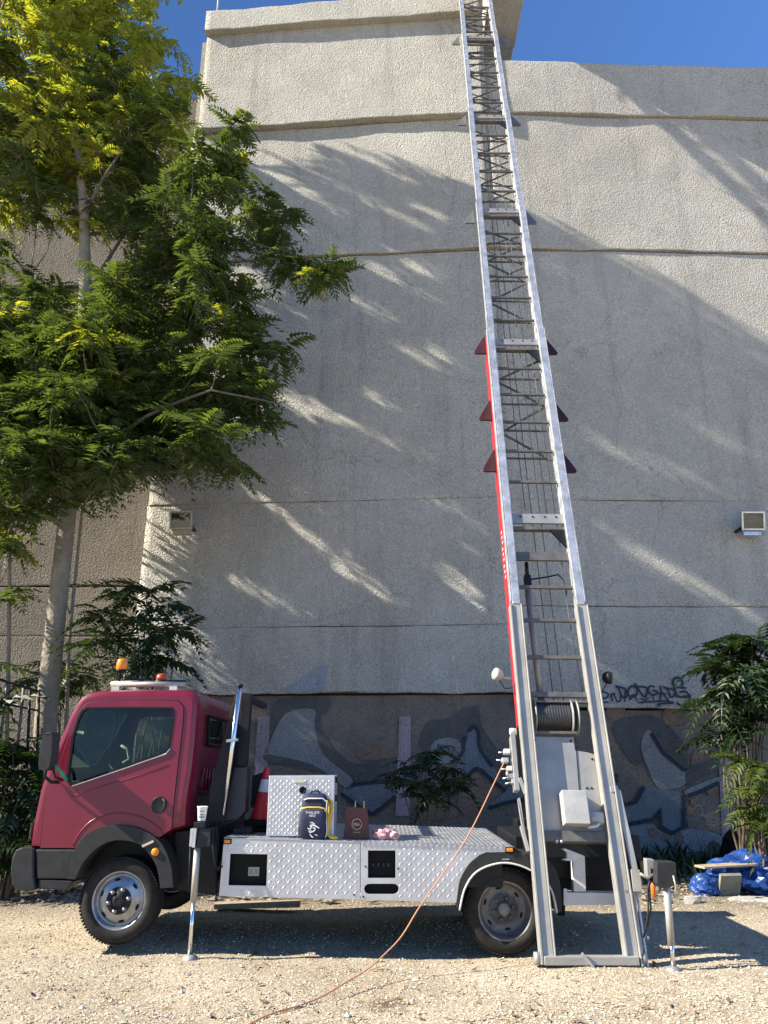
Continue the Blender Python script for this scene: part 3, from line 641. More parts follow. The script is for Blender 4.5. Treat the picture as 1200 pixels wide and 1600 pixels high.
# bare-stemmed saplings beside the trunk
def sapling(pts, Y, label):
    q = [at(x, y, Y) for x, y in pts[0]]; q[0].z = -.05; t = thing('sapling', (q[0].x, Y, 0), label, 'sapling', 'thin bare saplings left of the tree')
    MB().tube(q, [.035*(1-.75*k/(len(q)-1)) for k in range(len(q))], 7).build('stem', M_BARK, t)
    for s in pts[1:]:
        MB().tube([at(x, y, Y+d) for x, y, d in s], [.014, .010, .006, .004][:len(s)], 5).build('branch', M_BARK, t)
    return t, q
t1, q1 = sapling([[(12,1330),(14,1000),(16,800),(18,560),(48,430),(60,330)],[(18,560,0),(5,480,-.1),(2,430,-.2)],[(40,460,0),(30,400,.1),(48,330,.2)],[(48,430,0),(75,390,-.1),(85,330,-.2)]], 11.6, 'thin forked bare sapling at the left frame edge beside the tree')
t2, q2 = sapling([[(100,1330),(108,1000),(128,800),(150,740),(190,690)],[(128,800,0),(138,770,-.1),(150,750,-.1)],[(110,960,0),(98,930,-.1),(92,925,-.1)]], 11.3, 'slender curved sapling growing right against the tree trunk')

# tall trees standing outside the picture on the left; they throw the dappled shade over the wall
def shade_tree(x, y, H, clus_, label, seed, per, L, lm=M_LEAF):
    rr = random.Random(seed); t = thing('tree', (x, y, 0), label, 'tree', 'trees along the wall beyond the left edge')
    MB().tube(wobble((x, y, -.1), (x+.3, y+.2, H*.92), 7, .012, rr), [.26,.24,.21,.18,.14,.10,.06,.03], 10).build('trunk', M_BARK, t)
    cs = [(Vector((x+dx, y+dy, z)), rad, dr, 0, 1) for dx, dy, z, rad, dr in clus_]; fr = []
    for c, rad, dr, _, _ in cs: MB().tube(wobble((x+.15, y+.1, max(2, c.z-rad*1.2)), c, 4, .04, rr), [.07,.06,.045,.03,.015], 6).build('branch', M_BARK, t)
    for c, _ in spread(cs, per, rr): fr += rosette(c, 8, L, rr)
    bake(thin(fr), lm, 'crown', t)
shade_tree(-8.6, 10.9, 10.5, [(0,0,9.6,1.2,.8),(-.5,.1,8.2,1.3,.9),(.4,.2,6.6,1.4,.9),(-.3,0,5.0,1.4,.9),(.2,.1,3.2,1.3,.9)], 'mid-height tree just past the left edge near the wall', 23, 4.4, .65)

def shrub(name, px, Y, height, tips, nf, L, label, seed, m=M_LEAFD, cat='shrub', group='young shrubs along the wall', elev=.3):
    rr = random.Random(seed); b = at(px, 1340, Y); t = thing(name, (b.x, Y, 0), label, cat, group); fr = []
    for (x, y, d) in tips:
        e = at(x, y, Y+d); MB().tube(wobble((b.x+rr.uniform(-.08, .08), Y+rr.uniform(-.05, .05), -.03), e, 4, .04, rr), [.022,.018,.014,.010,.006], 6).build('stem', M_TWIG, t)
        fr += rosette(e, nf, L, rr, elev)
    leaves_as_parts(fr, m, t); return t
shrub('shrub', 215, 10.4, 2.5, [(190,930,0),(230,925,-.2),(265,945,.1),(160,965,.1),(215,975,-.4),(250,990,-.3),(180,1000,-.3),(280,985,.2),(150,1010,.0),(225,1030,-.3),(190,1045,-.2),(260,1035,0)], 9, .46, 'dark green feathery shrub standing behind the red cab roof', 31)
shrub('shrub', 100, 11.8, 1.5, [(85,1040,0),(110,1050,-.2),(60,1060,0),(130,1060,.1),(95,1085,-.2)], 7, .45, 'small sunlit shrub at the foot of the tree trunk', 32, M_LEAF)
shrub('shrub', 668, 11.0, 1.4, [(640,1195,0),(665,1180,-.1),(695,1200,.1),(650,1225,-.3),(685,1230,-.2),(625,1215,.1),(670,1250,-.3),(705,1225,.1)], 7, .36, 'dark green shrub in front of the mural behind the flatbed', 33)
shrub('shrub', 1165, 10.6, 2.4, [(1140,1010,0),(1175,1000,-.2),(1200,1020,0),(1135,1035,.1),(1160,1050,-.4),(1190,1070,-.3),(1140,1075,-.2),(1170,1100,-.4),(1140,1115,-.1),(1195,1120,-.3),(1215,1050,-.1),(1165,1140,-.3),(1108,1048,0),(1112,1092,-.1),(1125,1150,.1),(1190,1005,0),(1205,1095,-.2)], 9, .46, 'big dark feathery shrub by the graffiti tag at the right edge', 34)
shrub('shrub', 1185, 9.9, 1.4, [(1165,1190,0),(1190,1200,-.2),(1175,1230,-.2),(1195,1260,-.1),(1170,1265,0),(1205,1220,0),(1190,1290,-.2)], 8, .36, 'bright yellow-green shrub above the blue plastic at the right edge', 35, M_LEAFM)
shrub('shrub', 15, 9.6, 1.6, [(-10,1170,0),(20,1165,-.1),(45,1190,0),(10,1210,-.2),(35,1230,-.2),(-15,1240,-.1),(50,1250,0),(15,1270,-.2),(-20,1290,-.1),(30,1300,-.1),(0,1320,-.2),(45,1300,0),(20,1240,.1),(55,1215,.1),(-5,1190,.1),(35,1345,0),(10,1350,-.1),(-25,1340,0),(60,1280,.2)], 9, .42, 'dark low shrub in front of the truck nose at the left edge', 36)
shrub('shrub', -60, 9.9, 2, [(-80,1100,0),(-50,1120,0),(-100,1060,0),(-120,1140,0),(-60,1050,.2)], 9, .7, 'dark shrub outside the left edge by the railing', 37)

# weeds and dead ground cover along the wall foot
Vs, Fs, k = [], [], 0; rr = random.Random(5)
for i in range(2600):
    x = rr.uniform(-7, 8); y = wall_y(x)-.1-abs(rr.gauss(0, .55)) if rr.random() < .75 else rr.uniform(9.9, 12.2)
    if rr.random() < .55 and -1.5 < x < 2: continue
    h = rr.uniform(.06, .30)*(1.3 if x < -3 or x > 3.2 else .8); a = rr.random()*6.28; dx, dy = math.cos(a), math.sin(a); b = rr.uniform(.2, .8)*h; wv = .008+.02*rr.random()
    Vs += [(x-dy*wv, y+dx*wv, -.02), (x+dy*wv, y-dx*wv, -.02), (x+dx*b*.5+dy*wv*1.4, y+dy*b*.5-dx*wv*1.4, h*.65), (x+dx*b, y+dy*b, h)]
    Fs += [(k, k+1, k+2), (k, k+2, k+3)]; k += 4
tag(mesh_obj('weeds', np_mesh('weeds', Vs, Fs), M_LEAFD), 'dark tufts of weeds along the foot of the wall', 'weeds', kind='stuff')
# rubble and dry leaves at the back
N = 2600; xs_ = rng.uniform(-6, 7, N); ys_ = rng.uniform(9.3, 12.4, N); sz = .012+.05*rng.random(N)**3
jit = 1+rng.normal(0, .3, (N, 6, 3)); P = base[None]*jit*sz[:,None,None]*np.array([1.4,1,.55])
V = np.stack([P[...,0]+xs_[:,None], P[...,1]+ys_[:,None], P[...,2]+(sz*.2)[:,None]], -1).reshape(-1, 3); F = (tri_ := np.array([(0,2,4),(2,1,4),(1,3,4),(3,0,4),(2,0,5),(1,2,5),(3,1,5),(0,3,5)]))[None]+(np.arange(N)*6)[:,None,None]
tag(mesh_obj('rubble', np_mesh('rubble', V, F.reshape(-1, 3)), mat('rubble_stone', (.22, .19, .15), .9, 0, .4, 3)), 'dark rubble and litter between the truck and the wall', 'rubble', kind='stuff')

# dry leaflets and bits of litter blown over the yard
Vs, Fs, k = [], [], 0
for i in range(420):
    y = 5.0+rr.random()**1.3*5; x = rr.uniform(-1, 1)*(y*.6); a = rr.random()*6.28; L_ = rr.uniform(.018, .05); w_ = L_*rr.uniform(.2, .4); z = gz(x, y)+.008; dx, dy = math.cos(a), math.sin(a)
    Vs += [(x-dx*L_, y-dy*L_, z), (x-dy*w_, y+dx*w_, z+.006), (x+dx*L_, y+dy*L_, z+rr.uniform(0, .02)), (x+dy*w_, y-dx*w_, z+.004)]; Fs += [(k, k+1, k+2), (k, k+2, k+3)]; k += 4
tag(mesh_obj('leaf_litter', np_mesh('leaf_litter', Vs, Fs), mat('dry_leaf', (.16, .10, .045), .9, 0, .5, 2)), 'scattered dry brown leaflets on the gravel', 'leaf litter', kind='stuff')

# metal railing leaning at the far left
rl = thing('metal_railing', (at(20,1130,10.2).x, 10.2, 0), 'rusty metal railing frame standing at the left edge before the wall', 'railing')
def W(px, py, Y=10.2): return at(px, py, Y)
MB().tube([W(-40,1050), W(8,1064), W(61,1081)], .02, 6).build('top_rail', M_BLK, rl)
MB().tube([W(-40,1092), W(8,1100), W(58,1110)], .014, 6).build('middle_rail', M_BLK, rl)
MB().tube([W(-40,1180), W(55,1190)], .014, 6).build('bottom_rail', M_BLK, rl)
for a_, b_, m_ in (((11,1067),(-4,1200),M_RUNG),((37,1075),(24,1200),M_RUNG),((47,1078),(42,1200),M_BLK),((61,1080),(54,1330),M_BLK)):
    MB().tube([W(*a_), W(*b_)], .018, 6).build('post', m_, rl)

# ================================================================== THE TRUCK
YN, YF = 6.82, 8.62
truck = thing('truck', (-.7, 7.7, 0), 'maroon cab-over truck with silver chequer plate flatbed, propped on jacks', 'truck')
yn = lambda z: YN+max(0, z-.6)*.035
yf = lambda z: YF-max(0, z-.6)*.035
def inset(poly, d):
    n = len(poly); ar = sum(poly[i][0]*poly[(i+1)%n][1]-poly[(i+1)%n][0]*poly[i][1] for i in range(n)); s = 1 if ar > 0 else -1; out = []
    for i in range(n):
        a, b, c = Vector(poly[i-1]), Vector(poly[i]), Vector(poly[(i+1)%n]); e1 = (b-a).normalized(); e2 = (c-b).normalized()
        n1 = Vector((-e1.y, e1.x))*s; n2 = Vector((-e2.y, e2.x))*s; m = (n1+n2)
        m = m/max(.35, m.length_squared)*2 if m.length > .01 else n1
        out.append(tuple(b+m*d))
    return out
CAB = [(42,1326),(47,1285),(57,1235),(68,1200),(78,1176),(88,1152),(102,1118),(112,1099),(120,1088),(131,1081),(145,1078),(170,1076.5),(230,1075.5),(288,1076.5),(299,1079),(305,1086),(307.5,1098),(306,1117),(303.5,1159),(299,1202),(291.5,1250),(289,1292),(266,1299),(247,1310),(240,1306),(226,1298),(211,1292),(196,1289.5),(180,1289),(165,1291),(152,1294),(141,1299),(132,1306),(118,1326)]
DOOR = [(61,1325),(70,1228),(80,1214),(88,1200),(103,1152),(119,1113),(129,1100),(143,1095),(210,1093),(276,1094),(284,1104),(283,1130),(278,1175),(271,1241),(266.5,1296),(247,1309),(240,1306),(226,1298),(211,1292),(196,1289.5),(180,1289),(165,1291),(152,1294),(141,1299),(132,1306),(118,1325.5)]
WIN = [(101,1219),(109,1153),(118,1122),(124,1110),(132,1105),(200,1104.5),(266,1105),(269.5,1109),(268,1131),(262.5,1168),(257,1176),(225,1187),(189,1200),(150,1213),(108,1227)]
cab = SS(CAB); door = SS(DOOR); win = SS(WIN)
r0 = .055; L0, L1, L2 = inset(cab, r0), inset(cab, r0*.3), cab
n = len(cab); body = MB()
# near and far skins (holes: door opening near, window far)
flat = L0; door_in = inset(door, -.004)
def skin(hole, yfun, flip):
    # clip the hole inside the skin outline: shrink towards the skin where they would cross
    loops = [flat]+([hole] if hole else []); pts = [p for lp in loops for p in lp]
    tri = tessellate_polygon([[Vector((a, b, 0)) for a, b in lp] for lp in loops]); fs = []
    for a, b, c in tri:
        A = (pts[b][0]-pts[a][0])*(pts[c][1]-pts[a][1])-(pts[c][0]-pts[a][0])*(pts[b][1]-pts[a][1])
        if (A < 0) != flip: a, b, c = a, c, b
        fs.append((a, b, c))
    body.add([(x, yfun(z), z) for x, z in pts], fs)
win_big = inset(win, -.012)
skin(win_big, yn, False); skin(win_big, yf, True)
def ring(P, dy, near): return [(x, (yn(z)+dy) if near else (yf(z)-dy), z) for x, z in P]
rows = [ring(L0, 0, True), ring(L1, r0*.3, True), ring(L2, r0, True)]
cols = [.04, .28, .72, .96]
mid = [[(x, yn(z)+r0+(yf(z)-yn(z)-2*r0)*t, z) for x, z in L2] for t in cols]
rows += mid+[ring(L2, r0, False), ring(L1, r0*.3, False), ring(L0, 0, False)]
base_i = len(body.v); body.v += [tuple(p) for rw in rows for p in rw]; glassq = []; rearq = []
for j in range(len(rows)-1):
    for i in range(n):
        a = base_i+j*n+i; b = base_i+j*n+(i+1) % n; q = (a, b, b+n, a+n)
        if 3 <= j <= 5 and 3 <= i <= 6: glassq.append(q); continue          # windscreen
        if j == 4 and 17 <= i <= 17: rearq.append(q); continue              # rear window
        if i >= 21 and 2 <= j <= 6: pass
        body.f.append(q); body.sm.append(True)
vv = body.v
cabo = body.build('cab', M_RED, truck, weld=False)
bm = bmesh.new(); bm.from_mesh(cabo.data); bmesh.ops.remove_doubles(bm, verts=bm.verts, dist=1e-5); bmesh.ops.recalc_face_normals(bm, faces=bm.faces); bm.to_mesh(cabo.data); bm.free()
em = cabo.modifiers.new('edges', 'EDGE_SPLIT'); em.split_angle = R(38)
mb = MB(); mb.add(vv, glassq); mb.v = [mb.v[i] for i in range(len(mb.v))]
def pick(qs):
    idx = sorted({i for q in qs for i in q}); mp = {k: e for e, k in enumerate(idx)}; m = MB(); m.add([vv[k] for k in idx], [tuple(mp[i] for i in q) for q in qs], True); return m
pick(glassq).build('windscreen', M_GLASS, cabo); rw = pick(rearq).build('rear_window', M_GLASS, cabo)
# rear wall pressings
for k in range(9):
    y = 7.2+k*.13; a = S(300,1200); b = S(294,1238); MB().tube([(a[0]+.012, y, a[1]), (b[0]+.012, y, b[1])], .011, 6).build('pressing', M_RED, cabo)
for k in range(6):
    y = 7.1+k*.24; z = S(230,1075.5)[1]; MB().tube([(-2.05, y, z+.004), (-1.72, y, z+.002)], .010, 6).build('roof_rib', M_RED, cabo)
ya, yb = 7.24, 8.18; xa, za = S(308,1114); xb_, zb = S(305,1163)
MB().tube([(xa+.004,ya,za),(xa+.004,yb,za),(xb_+.006,yb,zb),(xb_+.006,ya,zb),(xa+.004,ya,za)], .012, 6).build('rear_window_seal', M_SEAL, rw)
# door leaf, window frame, glass
dr = MB().plate(door, [win], lambda z: yn(z)-.008, lambda z: yn(z)+.03).build('door', M_RED, truck, bevel=.006)
mb = MB()
o_, i_ = inset(win, -.004), inset(win, .014); m_ = len(win)
mb.add([(x, yn(z)-.013, z) for x, z in o_]+[(x, yn(z)-.013, z) for x, z in i_]+[(x, yn(z)+.02, z) for x, z in i_]+[(x, yn(z)-.004, z) for x, z in o_],
       [(i, (i+1)%m_, m_+(i+1)%m_, m_+i) for i in range(m_)]+[(m_+i, m_+(i+1)%m_, 2*m_+(i+1)%m_, 2*m_+i) for i in range(m_)]+[(3*m_+i, 3*m_+(i+1)%m_, (i+1)%m_, i) for i in range(m_)])
mb.build('window_seal', M_SEAL, dr)
mb = MB(); g_ = inset(win, .010); tri = tessellate_polygon([[Vector((*p, 0)) for p in g_]]); mb.add([(x, yn(z)+.006, z) for x, z in g_], [tuple(t) for t in tri]); mb.build('window_pane', M_GLASS, dr)
mb = MB(); mb.add([(x, yf(z)-.006, z) for x, z in g_], [tuple(t) for t in tri]); mb.build('far_window_pane', M_GLASS, cabo)
def side_tube(pts, rad, y, m, name, par, seg=6):
    return MB().tube([(S(a, b)[0], yn(S(a, b)[1])-y, S(a, b)[1]) for a, b in pts], rad, seg).build(name, m, par)
side_tube([(110,1229),(150,1215),(189,1202),(225,1189),(257,1178),(264,1169)], .006, .016, M_CHR, 'window_trim', dr)
side_tube([(180,1106),(166,1180),(163,1205)], .008, -.02, M_SEAL, 'window_divider', dr)
# door crease, handle
side_tube(smooth_path([(112,1322),(122,1303),(140,1284),(163,1274),(190,1271),(220,1277),(245,1292),(254,1302)], 3), .007, .007, M_RED, 'arch_crease', dr)
side_tube([(110,1245),(160,1228),(215,1212),(262,1196)], .006, .0065, M_RED, 'shoulder_crease', dr)
hx, hz = S(247,1258)
hd = MB().lathe((hx, yn(hz)-.010, hz), (0,-1,0), [(.0,.002),(.060,.002),(.066,.004),(.066,-.01)], 28).build('handle', M_BLK, dr)
MB().tube([(hx+.035, yn(hz)-.016, hz-.045),(hx+.05, yn(hz)-.028, hz-.02),(hx+.052, yn(hz)-.028, hz+.03),(hx+.03, yn(hz)-.016, hz+.045)], .009, 8).build('lever', M_BLKP, hd)
# lower cladding, bumper, arch
def sidepart(name, pts, m, y0=-.02, y1=.12, bev=.012, par=truck, curve=False, seg=2):
    P = SS(smooth_path(pts, 3, True) if curve else pts); return MB().plate(P, [], YN+y0, YN+y1).build(name, m, par, bevel=bev, seg=seg)
sidepart('lower_panel', [(54,1327.5),(118,1327.5),(110,1350),(104,1374),(56,1374)], M_BLKP, -.005, .10)
FO = [(104,1373),(110,1349),(118,1326),(132,1306),(152,1294),(180,1289),(211,1292),(240,1306),(256,1323),(268,1354),(271,1386)]
FI = [(251,1388),(245,1354),(228,1327),(211,1316),(180,1313),(155,1323),(132,1346),(118,1374)]
fo = smooth_path(FO, 3); fi = smooth_path(FI, 3)
wa = MB().plate(SS(fo+fi), [], YN-.030, YN+.22).build('wheel_arch', M_BLKP, truck, bevel=.012)
x_, z_ = S(243,1331); MB().lathe((x_, YN-.028, z_), (0,-1,0), [(.0,.02),(.022,.018),(.03,.010),(.032,0)], 20).build('indicator_lens', M_AMB, wa)
x_, z_ = S(232,1318); MB().obox((x_, YN-.035, z_), (.045,0,.02), (0,.006,0), (-.004,0,.008)).build('badge_strip', M_CHR, wa)
sidepart('step', [(58,1375),(115,1377),(108,1385),(102,1392),(58,1390)], M_BLKP, 0, .2)
bp = [(18,1384),(16,1360),(18,1340),(24,1328),(33,1324.5),(52,1326),(52,1372),(55,1391),(42,1393.5),(26,1391)]
sx = MB(); P = SS(bp); sx.plate(P, [], YN-.015, YF+.015); sx.build('bumper', M_BLKP, truck, bevel=.03, seg=3)
MB().tube([(S(17.5,1345)[0], y, S(17.5,1345)[1]) for y in np.linspace(YN+.02, YF-.02, 8)], .006, 6).build('bumper_trim', M_SEAL, truck)
a, b = S(40,1320), S(52,1255); MB().obox(((a[0]+b[0])/2-.012, (YN+YF)/2, (a[1]+b[1])/2), (.012,0,0), (0,.62,0), (0,0,.12)).build('grille', M_BLK, truck, bevel=.006)
for y in (YN+.2, YF-.2): MB().obox((S(40,1312)[0]-.008, y, S(40,1300)[1]), (.012,0,.004), (0,.13,0), (0,0,.075)).build('headlight', M_GLASS2, truck, bevel=.01)
# interior
MB().box((-2.78, YN+.15, .98),(-2.42, YF-.15, 1.32)).build('dashboard', M_INT, truck, bevel=.06, seg=3)
for y in (7.25, 8.15):
    MB().box((-2.2, y-.24, .95),(-1.78, y+.24, 1.12)).build('seat', M_SEAT, truck, bevel=.05, seg=3)
    s_ = MB().obox((-1.84, y, 1.40), (.06,0,.01), (0,.22,0), (.05,0,.30)).build('seat_back', M_SEAT, truck, bevel=.05, seg=3)
    MB().obox((-1.76, y, 1.80), (.045,0,0), (0,.12,0), (.01,0,.08)).build('headrest', M_SEAT, s_, bevel=.03, seg=3)
c = Vector((-2.33, 7.28, 1.36)); ax = Vector((.55,0,.83)).normalized(); u_ = Vector((0,1,0)); v_ = ax.cross(u_)
MB().tube([c+(u_*math.cos(t)+v_*math.sin(t))*.20 for t in np.linspace(0, 6.2832, 25)], .014, 8, False).build('steering_wheel', M_BLK, truck)
MB().tube([c, c-ax*.3], .03, 8).build('steering_column', M_BLK, truck)
MB().tube([at(189,1165,7.9), at(199,1170,7.9), at(202,1186,7.9), at(192,1192,7.9)], .014, 6).build('grab_handle', M_WHT, truck)
# mirror
ma = at(78,1215,YN-.08); mm_ = MB()
MB().plate(SS(smooth_path([(67,1200),(68,1178),(73,1153),(79,1146),(87,1145),(88,1160),(86,1185),(80,1203)], 3, True), YN-.12), [], YN-.20, YN-.05).build('mirror', M_BLKP, truck, bevel=.02, seg=3)
MB().tube([at(72,1200,YN-.12), at(70,1214,YN-.1), at(80,1222,YN-.03), at(92,1222,YN)], .014, 8).build('mirror_arm', M_BLK, truck)
MB().tube([at(84,1204,YN-.12), at(86,1214,YN-.1), at(98,1219,YN)], .010, 8).build('mirror_arm', M_BLK, truck)
MB().tube([at(86,1196,YN-.13), at(96,1207,YN-.10), at(104,1219,YN-.06)], .014, 8).build('green_bungee', mat('green_cord', (.02,.22,.14), .5), truck)
# roof bar with two beacons
pA, pB = at(174,1069,7.05), at(290,1070,7.05)
MB().tube([pA, pB], .026, 12).build('roof_bar', M_GALV, truck)
for x in (182, 272):
    q = at(x, 1073, 7.05); MB().box((q.x-.035, 7.02, q.z-.05),(q.x+.035, 7.08, q.z)).build('bar_bracket', M_WHT, truck)
MB().tube([at(x, 1066, 7.55) for x in (178, 230, 290)], .022, 10).build('roof_bar', M_BLK, truck)
q = at(186, 1064, 7.05); bc = MB().tube([q, q+Vector((0,0,.07)), q+Vector((.012,0,.11))], .012, 8).build('beacon_stem', M_BLK, truck)
MB().lathe((q.x+.012, 7.05, q.z+.10), (0,0,1), [(.0,0),(.045,0),(.052,.01),(.050,.05),(.045,.085),(.035,.098),(0,.10)], 24).build('beacon_lens', M_AMB, bc)
MB().lathe((q.x+.012, 7.05, q.z+.085), (0,0,1), [(.0,0),(.046,0),(.050,.016),(0,.016)], 20).build('beacon_base', M_BLK, bc)
q = at(252, 1064, 7.4); bc = MB().lathe((q.x, 7.4, q.z-.03), (0,0,1), [(.0,0),(.062,0),(.062,.03),(.05,.035),(0,.035)], 20).build('beacon_base', M_BLK, truck)
MB().lathe((q.x, 7.4, q.z+.003), (0,0,1), [(.0,0),(.05,0),(.052,.02),(.044,.055),(.03,.065),(0,.066)], 24).build('beacon_lens', M_REDLENS, bc)
MB().tube(wobble(at(192,1062,7.05), at(224,1063,7.1), 6, .05, random.Random(2), .05), .012, 6).build('beacon_cable', M_BLK, truck)

# wheels
def wheel(x, z, y, rear=False, out=-1, RAD=.325):
    sgn = out
    ty = MB().lathe((x, y, z), (0,sgn,0), [(.215,-.02),(.225,.012),(.25,.022),(.285,.018),(.305,.004),(.318,-.008),(RAD,-.03),(RAD,-.16),(.312,-.185),(.22,-.195),(.2,-.17)], 56).build('wheel', M_RUB, truck)
    mb = MB()
    for k in range(76):
        t = 2*math.pi*k/76; c = Vector((math.cos(t), 0, math.sin(t)))
        mb.obox(Vector((x, y-sgn*.03, z))+c*(RAD-.004), Vector((-c.z,0,c.x))*.0085, Vector((0,.034,0)), c*.0055)
    mb.build('tread', M_RUB, ty)['kind'] = 'stuff'
    if rear: prof = [(.222,.004),(.213,.006),(.205,-.006),(.198,-.05),(.190,-.10),(.175,-.115),(.115,-.118),(.10,-.105),(.0,-.105)]
    else:    prof = [(.222,.004),(.213,.008),(.205,-.004),(.196,-.03),(.186,-.038),(.17,-.02),(.14,-.004),(.112,.000),(.105,.004),(.0,.004)]
    MB().lathe((x, y, z), (0,sgn,0), prof, 48).build('rim', M_RIMD if rear else M_RIM, ty)
    ns = 6; f0 = -.117 if rear else -.016
    for k in range(ns):
        t = 2*math.pi*(k+.5)/ns+.2; c = Vector((math.cos(t), 0, math.sin(t))); tg = Vector((-c.z,0,c.x)); rr_ = .155 if rear else .158
        tl = Vector((0,sgn,0)) if rear else (Vector((0,sgn,0))*.87+c*.5).normalized()
        o = Vector((x, y+sgn*f0, z))+c*rr_; pts = []
        for q in np.linspace(0, 6.2832, 13)[:-1]: pts.append(o+tg*(.026*math.cos(q))+c*(.010*math.sin(q))+Vector((0,sgn*(.004 if rear else .006-(math.sin(q)*.007)),0)))
        MB().add(pts, [tuple(range(12))]).build('vent_slot', M_SEAL, ty)
        t += math.pi/ns; c = Vector((math.cos(t), 0, math.sin(t))); nr = .082
        MB().lathe(Vector((x, y+sgn*(-.104 if rear else .004), z))+c*nr, (0,sgn,0), [(.021,0),(.020,.006),(.014,.010),(.014,.026),(0,.028)], 10).build('wheel_nut', M_RIMD if rear else M_RIM, ty)
    MB().lathe((x, y+sgn*(-.104 if rear else .004), z), (0,sgn,0), [(.112,0),(.110,.003),(.058,.004),(.056,.012),(.050,.05),(.042,.056),(.0,.056)] if rear else [(.104,.001),(.102,.004),(.050,.004),(.048,.020),(.030,.022),(.0,.018)], 28).build('hub', M_RIMD if rear else M_BLK, ty)
    return ty
fx, fz = S(186,1407, 6.86); wheel(fx, fz, 6.86)
wheel(fx, fz, 8.56, out=1)
rx, rz = S(789,1427, 6.90); rz = .322; wheel(rx, rz, 6.88, True)
wheel(rx, rz, 7.12, True); wheel(rx, rz, 8.54, True, out=1); wheel(rx, rz, 8.30, True, out=1)
MB().tube([(rx,6.99,rz),(rx,8.44,rz)], .06, 12).build('rear_axle', M_BLK, truck)
MB().tube([(fx,6.95,fz),(fx,8.47,fz)], .045, 10).build('front_axle', M_BLK, truck)
# chassis, tank, underbody
za = S(300,1400)[1]; zb_ = S(900,1400)[1]
for y in (7.28, 8.08): MB().beam((-2.75, y, .60), (2.20, y, .50), .08, .18).build('chassis_rail', M_BLK, truck)
for x in (-1.3,-.5,.3,1.7,2.15): MB().box((x-.04,7.32,.47),(x+.04,8.04,.60)).build('cross_member', M_BLK, truck)
MB().plate(SS([(270,1300),(340,1290),(343,1320),(338,1398),(275,1392)], 7.02), [], 7.02, 8.4).build('fuel_tank', M_BLK, truck, bevel=.02)
MB().plate(SS([(265,1293),(300,1240),(330,1240),(345,1300),(300,1330)], 7.15), [], 7.15, 8.3).build('engine_cover', M_BLK, truck, bevel=.02)
MB().box((-2.5,7.1,.55),(-1.75,8.35,.98)).build('cab_floor', M_BLK, truck)
MB().box((1.15,7.2,.52),(2.25,8.3,.86)).build('rear_subframe', M_BLK, truck, bevel=.01)
MB().box((1.35,8.3,.35),(2.3,8.55,.92)).build('rear_body', M_BLK, truck, bevel=.01)

# flatbed: chequer side panels with real recesses, deck, tread bars
def chequer(mb, x0, x1, zf0, zf1, place, pitch, inside, h=.0022):
    n_ = int((x1-x0)/pitch)
    for i in range(n_):
        x = x0+(i+.5)*pitch
        for j in range(200):
            z = zf0+(j+.5)*pitch
            if z > zf1: break
            if not inside(x, z): continue
            a = .785 if (i+j) % 2 else -.785; c_, s_ = math.cos(a), math.sin(a); l_, w_ = pitch*.60, pitch*.17
            q = [(-l_,0,0),(0,-w_,0),(l_,0,0),(0,w_,0),(-l_*.45,0,h),(l_*.45,0,h)]
            mb.add([place(x+u*c_-v*s_, z+u*s_+v*c_, d) for u, v, d in q], [(0,1,5,4),(1,2,5),(2,3,4,5),(3,0,4)])
def in_poly(x, z, P):
    k = False; n_ = len(P)
    for i in range(n_):
        (x1, z1), (x2, z2) = P[i], P[(i+1) % n_]
        if (z1 > z) != (z2 > z) and x < (x2-x1)*(z-z1)/(z2-z1)+x1: k = not k
    return k
bedY = 6.80
PA = [(350,1308),(562.5,1315.5),(562.5,1406),(342,1400)]
PB = [(563.5,1315.5),(803,1323),(802,1331.5),(759,1332),(749,1336),(732,1351),(719,1374),(713,1411),(563.5,1406)]
HA = [[(360,1334),(418,1335),(416,1384),(357,1383)]]
HB = [[(575,1329),(618,1329),(618,1372),(575,1372)], [(569+8*(1-math.cos(t)) if t < 1.58 else 0, 0) for t in []]]
def stadium(x0, x1, y0, y1, k=7):
    r_ = (y1-y0)/2; c = (y0+y1)/2; out = []
    for t in np.linspace(1.5708, 4.7124, k): out.append((x0+r_+r_*math.cos(t), c-r_*math.sin(t)))
    for t in np.linspace(-1.5708, 1.5708, k): out.append((x1-r_+r_*math.cos(t), c-r_*math.sin(t)))
    return out
HB = [HB[0], stadium(569, 623, 1381, 1397)]
bed = MB().box((S(352,1310)[0]+.02, bedY+.06, .50), (.98, YF-.05, .76)).build('bed_frame', M_BLK, truck)
